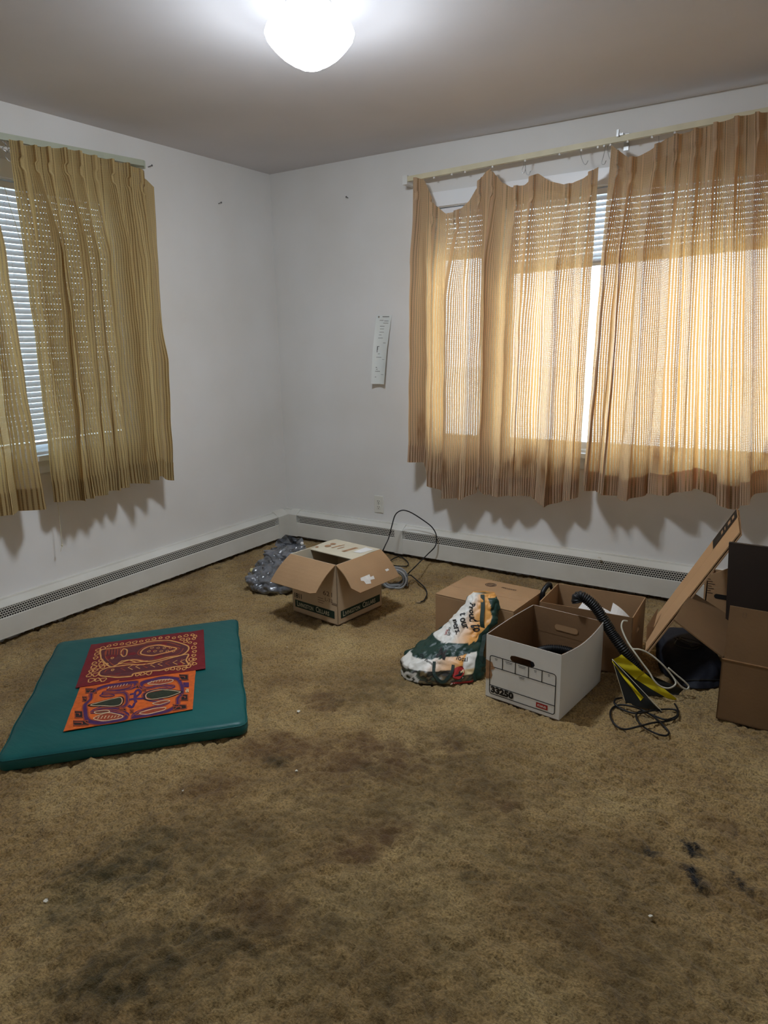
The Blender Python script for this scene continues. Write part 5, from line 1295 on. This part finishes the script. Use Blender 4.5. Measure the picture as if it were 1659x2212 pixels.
# ================================================================== CABLES, HOSE, POUCH
def coax():
    base = at_z(Q8(1445, 908), .005); dE = dep(base); dW = dep((1.05, -.14, .2)); dB = dep((1.15, -.35, .1))
    dl = dep((1.2, -.12, .3))
    pts = [(1150, 505, dB), (1175, 450, dB), (1205, 385, dl), (1230, 290, dl), (1255, 205, dl), (1290, 168, dl), (1335, 160, dl), (1400, 185, dl), (1500, 250, dl), (1560, 300, dl), (1593, 365, dl), (1585, 450, dl+.0), (1520, 520, dl-.02), (1430, 610, (dl+dE)/2), (1360, 682, (dl+dE)/2-.03)]
    P = [at_d(Q8(x, y), d) for x, y, d in pts]
    P += [at_z(Q8(1388, 690), .03), at_z(Q8(1440, 735), .02), at_z(Q8(1498, 790), .012), at_z(Q8(1516, 840), .008), at_z(Q8(1495, 890), .006), at_z(Q8(1462, 908), .006)]
    root = thing('coaxial_cable', 'black coaxial cable arching up against the baseboard heater', 'cable', (base[0], base[1], 0))
    tube_part('cable', P, .0037, 'black_cord', root, 8, 160)
    e = at_z(Q8(1462, 908), .006); d_ = unit(at_z(Q8(1430, 912), .006)-e)
    mb = MB(); mb.tube([e, e+d_*.016], .0055, 6); mb.build('connector', 'steel', root); mb = MB(); mb.tube([e+d_*.016, e+d_*.026], .004, 8); mb.build('connector_pin', 'steel', root)
    P = [at_z(Q8(*p), .010) for p in ((1165, 500), (1230, 508), (1290, 530), (1345, 565), (1366, 598), (1345, 615), (1290, 614), (1235, 608))]
    tube_part('cable', P, .0037, 'black_cord', root, 8, 60)
    P = [at_z(Q8(*p), .014) for p in ((1212, 575), (1245, 552), (1283, 538))]; tube_part('cable', P, .0037, 'black_cord', root, 8, 20)
coax()
def grey_coil():
    g = at_z(Q8(1240, 812)); D0 = dep(g)+.04; c = at_d(Q8(1245, 712), D0)
    root = thing('cable_coil', 'coil of grey cable with a grey bracket right of the wine carton', 'cable', (c[0], c[1], 0))
    r4 = random.Random(3)
    for k in range(7):
        R_ = .064+.004*(k % 3); off = GH*(.010*k-.03)+EH*r4.uniform(-.012, .012); ph = r4.uniform(0, 6); t1, t2 = r4.uniform(-.25, .25), r4.uniform(-.3, .3)
        pts = []
        for q in np.linspace(0, 2*math.pi, 40, endpoint=False):
            p = c+off+EH*R_*math.cos(q)+Zv*(R_*.80)*math.sin(q)+GH*(t1*R_*math.cos(q)+t2*R_*math.sin(q)); p[2] = max(.007, p[2]); pts.append(p)
        mb = MB(); mb.tube(pts, .0055, 8, closed=True); mb.build('cable_turn', 'light_grey_cord' if k % 2 else 'grey_cord', root, smooth=True)
    a, b, c2, d = [at_d(Q8(*p), D0-.02) for p in ((1322, 690), (1362, 682), (1362, 778), (1325, 770))]
    br = MB().slab([a, d, c2, b], .012).build('bracket', 'grey_cord', root)
    for i in range(5):
        for j in range(2):
            p = a*(1-.3-.4*j)+b*(.3+.4*j); q = d*(1-.3-.4*j)+c2*(.3+.4*j); o_ = p*(1-(.12+.19*i))+q*(.12+.19*i); n = unit(CAM-o_)
            mb = MB(); mb.tube([o_+n*.0002, o_+n*.0016], .003, 8); mb.build('bracket_hole', 'slot_dark', br)
grey_coil()
# corrugated hose, pouch, cords
def pouch():
    S0 = at_z(QB(545, 1588), .004); T0 = at_z(QB(833, 1660), .004); D0 = dep(S0)
    S1 = at_d(QB(442, 1242), D0+.02); S1b = at_d(QB(512, 1200), D0+.09); K0 = at_d(QB(1000, 1478), D0+.06); K1 = at_z(QB(965, 1580), .004); Kb = at_d(QB(925, 1570), D0+.02)
    root = thing('vinyl_pouch', 'gaping dark grey pouch with bright yellow edges standing on the carpet', 'pouch', (S0[0], S0[1], 0))
    def sheet(name, pts, mt, th=.003, bow=.0):
        return MB().slab(pts, th).build(name, mt, root)
    def bil(p0, p1, p2, p3, name, mt, bow=.012, par=None):
        n = unit(np.cross(p1-p0, p3-p0)); n = n if n @ (CAM-p0) > 0 else -n
        rows = [[(p0*(1-u)+p1*u)*(1-v)+(p3*(1-u)+p2*u)*v+n*bow*math.sin(u*math.pi)*(1-v)+n*.003*math.sin(u*9+v*4) for u in np.linspace(0, 1, 15)] for v in np.linspace(0, 1, 9)]
        mb = MB(); mb.grid(rows); mb.grid([[q-n*.0025 for q in r][::-1] for r in rows]); return mb.build(name, mt, par or root, smooth=True)
    # front leaf: spine S1-S0, free edge S1-T0
    f0 = bil(S1, T0, T0+(S0-T0)*.02, S0, 'front_leaf', 'dark_vinyl', bow=.006)
    def on_plane(p, A_, B_, C_, off):
        n = unit(np.cross(B_-A_, C_-A_)); n = n if n @ (CAM-A_) > 0 else -n
        d = _dir(p); P_ = CAM+d*(((A_-CAM) @ n)/(d @ n)); return P_+n*off
    fp = lambda x, y: on_plane(QB(x, y), S1, S0, T0, .009)
    bil(fp(446, 1252), fp(692, 1538), fp(668, 1564), fp(452, 1270), 'yellow_hem', 'yellow_vinyl', bow=.004)
    b0, b1, b2, b3 = at_d(QB(470, 1265), D0+.07), Kb+GH*.04, K1+GH*.03, S0+GH*.09+EH*.03
    bil(b0, b1, b2, b3, 'back_leaf', 'dark_vinyl', bow=.004)
    bp_ = lambda x, y: on_plane(QB(x, y), at_d(QB(470, 1265), D0+.05), Kb+GH*.02, S0+GH*.06+EH*.03, .012)
    bil(bp_(512, 1200), bp_(690, 1345), bp_(618, 1392), bp_(444, 1242), 'yellow_hem', 'yellow_vinyl', bow=.003)
    bil(bp_(690, 1345), bp_(938, 1542), bp_(918, 1574), bp_(618, 1392), 'yellow_hem', 'yellow_vinyl', bow=.003)
    bil(at_d(QB(700, 1345), D0+.10), K0, at_d(QB(940, 1545), D0+.065), at_d(QB(700, 1360), D0+.10), 'side_gusset', 'dark_vinyl', bow=.01)
    tube_part('white_piping', [S1+unit(CAM-S1)*.004, (S1+T0)/2+unit(CAM-S1)*.008+Zv*.002, T0+Zv*.004], .0014, 'white_cord', root, 5, 24)
    tube_part('white_piping', [S1+unit(CAM-S1)*.004, (S1+S0)/2+unit(CAM-S1)*.004, S0+Zv*.004], .0010, 'old_rod', root, 5, 24)
    # hose
    dh = D0+.10; dt = dep((2.49, -1.115, .33))
    hp = [(172, 800, dt), (166, 768, dt), (200, 752, dt), (262, 790, dt-.01), (325, 855, (dt*2+dh)/3), (385, 950, (dt+dh)/2), (450, 1055, (dt+dh*2)/3), (525, 1160, dh), (600, 1265, dh), (650, 1340, dh)]
    P = [at_d(QB(x, y), d) for x, y, d in hp]
    rt_ = thing('vacuum_hose', 'black corrugated vacuum hose rising from the yellow edged pouch', 'hose', (P[-1][0], P[-1][1], 0))
    Q, rr = ribbed(P, .0195, .0085, .0036); MB().tube(Q, rr, 16, caps=False).build('corrugated_tube', 'black_rubber', rt_, smooth=True)
    MB().tube(Q[:5], [.0225]*5, 16).build('end_cap', 'black_rubber', rt_, smooth=True)
    # white cable
    wp = [(560, 945, .12), (528, 945, .11), (515, 985, .10), (530, 1040, .09), (570, 1120, .07), (625, 1200, .05), (690, 1290, .04), (735, 1350, .03), (770, 1410, .02), (820, 1455, .02), (880, 1470, .02), (925, 1452, .03), (938, 1420, .04), (900, 1360, .05), (830, 1280, .05), (740, 1205, .06), (660, 1168, .06), (600, 1160, .07), (560, 1110, .08)]
    rw = thing('white_cable', 'white cable looped over the hose and yellow edged pouch', 'cable', at_d(QB(820, 1455), D0+.02))
    tube_part('cable', [at_d(QB(x, y), D0+d-.02) for x, y, d in wp], .0034, 'white_cord', rw, 8, 150)
    tube_part('cable', [at_d(QB(x, y), D0+d) for x, y, d in ((880, 1310, .05), (950, 1370, .045), (1010, 1420, .04), (1040, 1455, .04), (1025, 1478, .03), (985, 1460, .03), (930, 1400, .03))], .0034, 'white_cord', rw, 8, 50)
    # black cord on the carpet
    bp = [(520, 1545), (470, 1555), (462, 1590), (520, 1635), (620, 1665), (720, 1650), (830, 1635), (935, 1640), (952, 1690), (880, 1725), (760, 1740), (640, 1770), (540, 1790), (470, 1760), (428, 1690), (440, 1630), (500, 1600), (600, 1612), (700, 1650), (790, 1710), (850, 1770), (885, 1815), (860, 1840), (790, 1825), (700, 1780), (640, 1720), (632, 1670), (680, 1650), (760, 1680), (860, 1715), (940, 1690), (955, 1640), (930, 1590)]
    rb = thing('tangled_cable', 'black cable tangled in loops on the carpet before the pouch', 'cable', at_z(QB(650, 1700)))
    tube_part('cord', [at_z(QB(x, y), .008+.004*(i % 3)) for i, (x, y) in enumerate(bp)], .0036, 'black_cord', rb, 8, 260)
pouch()
# ---- crumbs on the carpet and heater
r5 = random.Random(11)
def crumb(P, s, label, grp):
    mb = MB(); V = []; n = 7
    for i in range(n): q = i*2*math.pi/n; V.append((P[0]+s*r5.uniform(.5, 1.2)*math.cos(q), P[1]+s*r5.uniform(.4, 1)*math.sin(q), P[2]+s*r5.uniform(.0, .5)))
    mb.slab(V[::1], s*.25, (0, 0, 1)); o = mb.build('paint_flake', 'crumb_white', None, loc=P); tag(o, label, 'debris', grp)
for (px, py, s, lb) in ((645, 1537, .009, 'white scrap on the carpet right of the teal mat'), (100, 1946, .008, 'pale crumb on the dark stained carpet at far left'), (1406, 1979, .006, 'pale crumb on the carpet near the burn marks'), (620, 1398, .005, 'tiny white crumb on the carpet before the wine carton'), (395, 1708, .005, 'tiny pale crumb on the carpet just below the teal mat'), (640, 1665, .005, 'tiny white crumb on the rust stained carpet')):
    crumb(at_z((px, py), .003), s, lb, 'crumbs on the carpet')
crumb(at_z(QB(340, 450), .2), .012, 'cream paint flake lying on top of the window wall heater', 'crumbs on the heater')
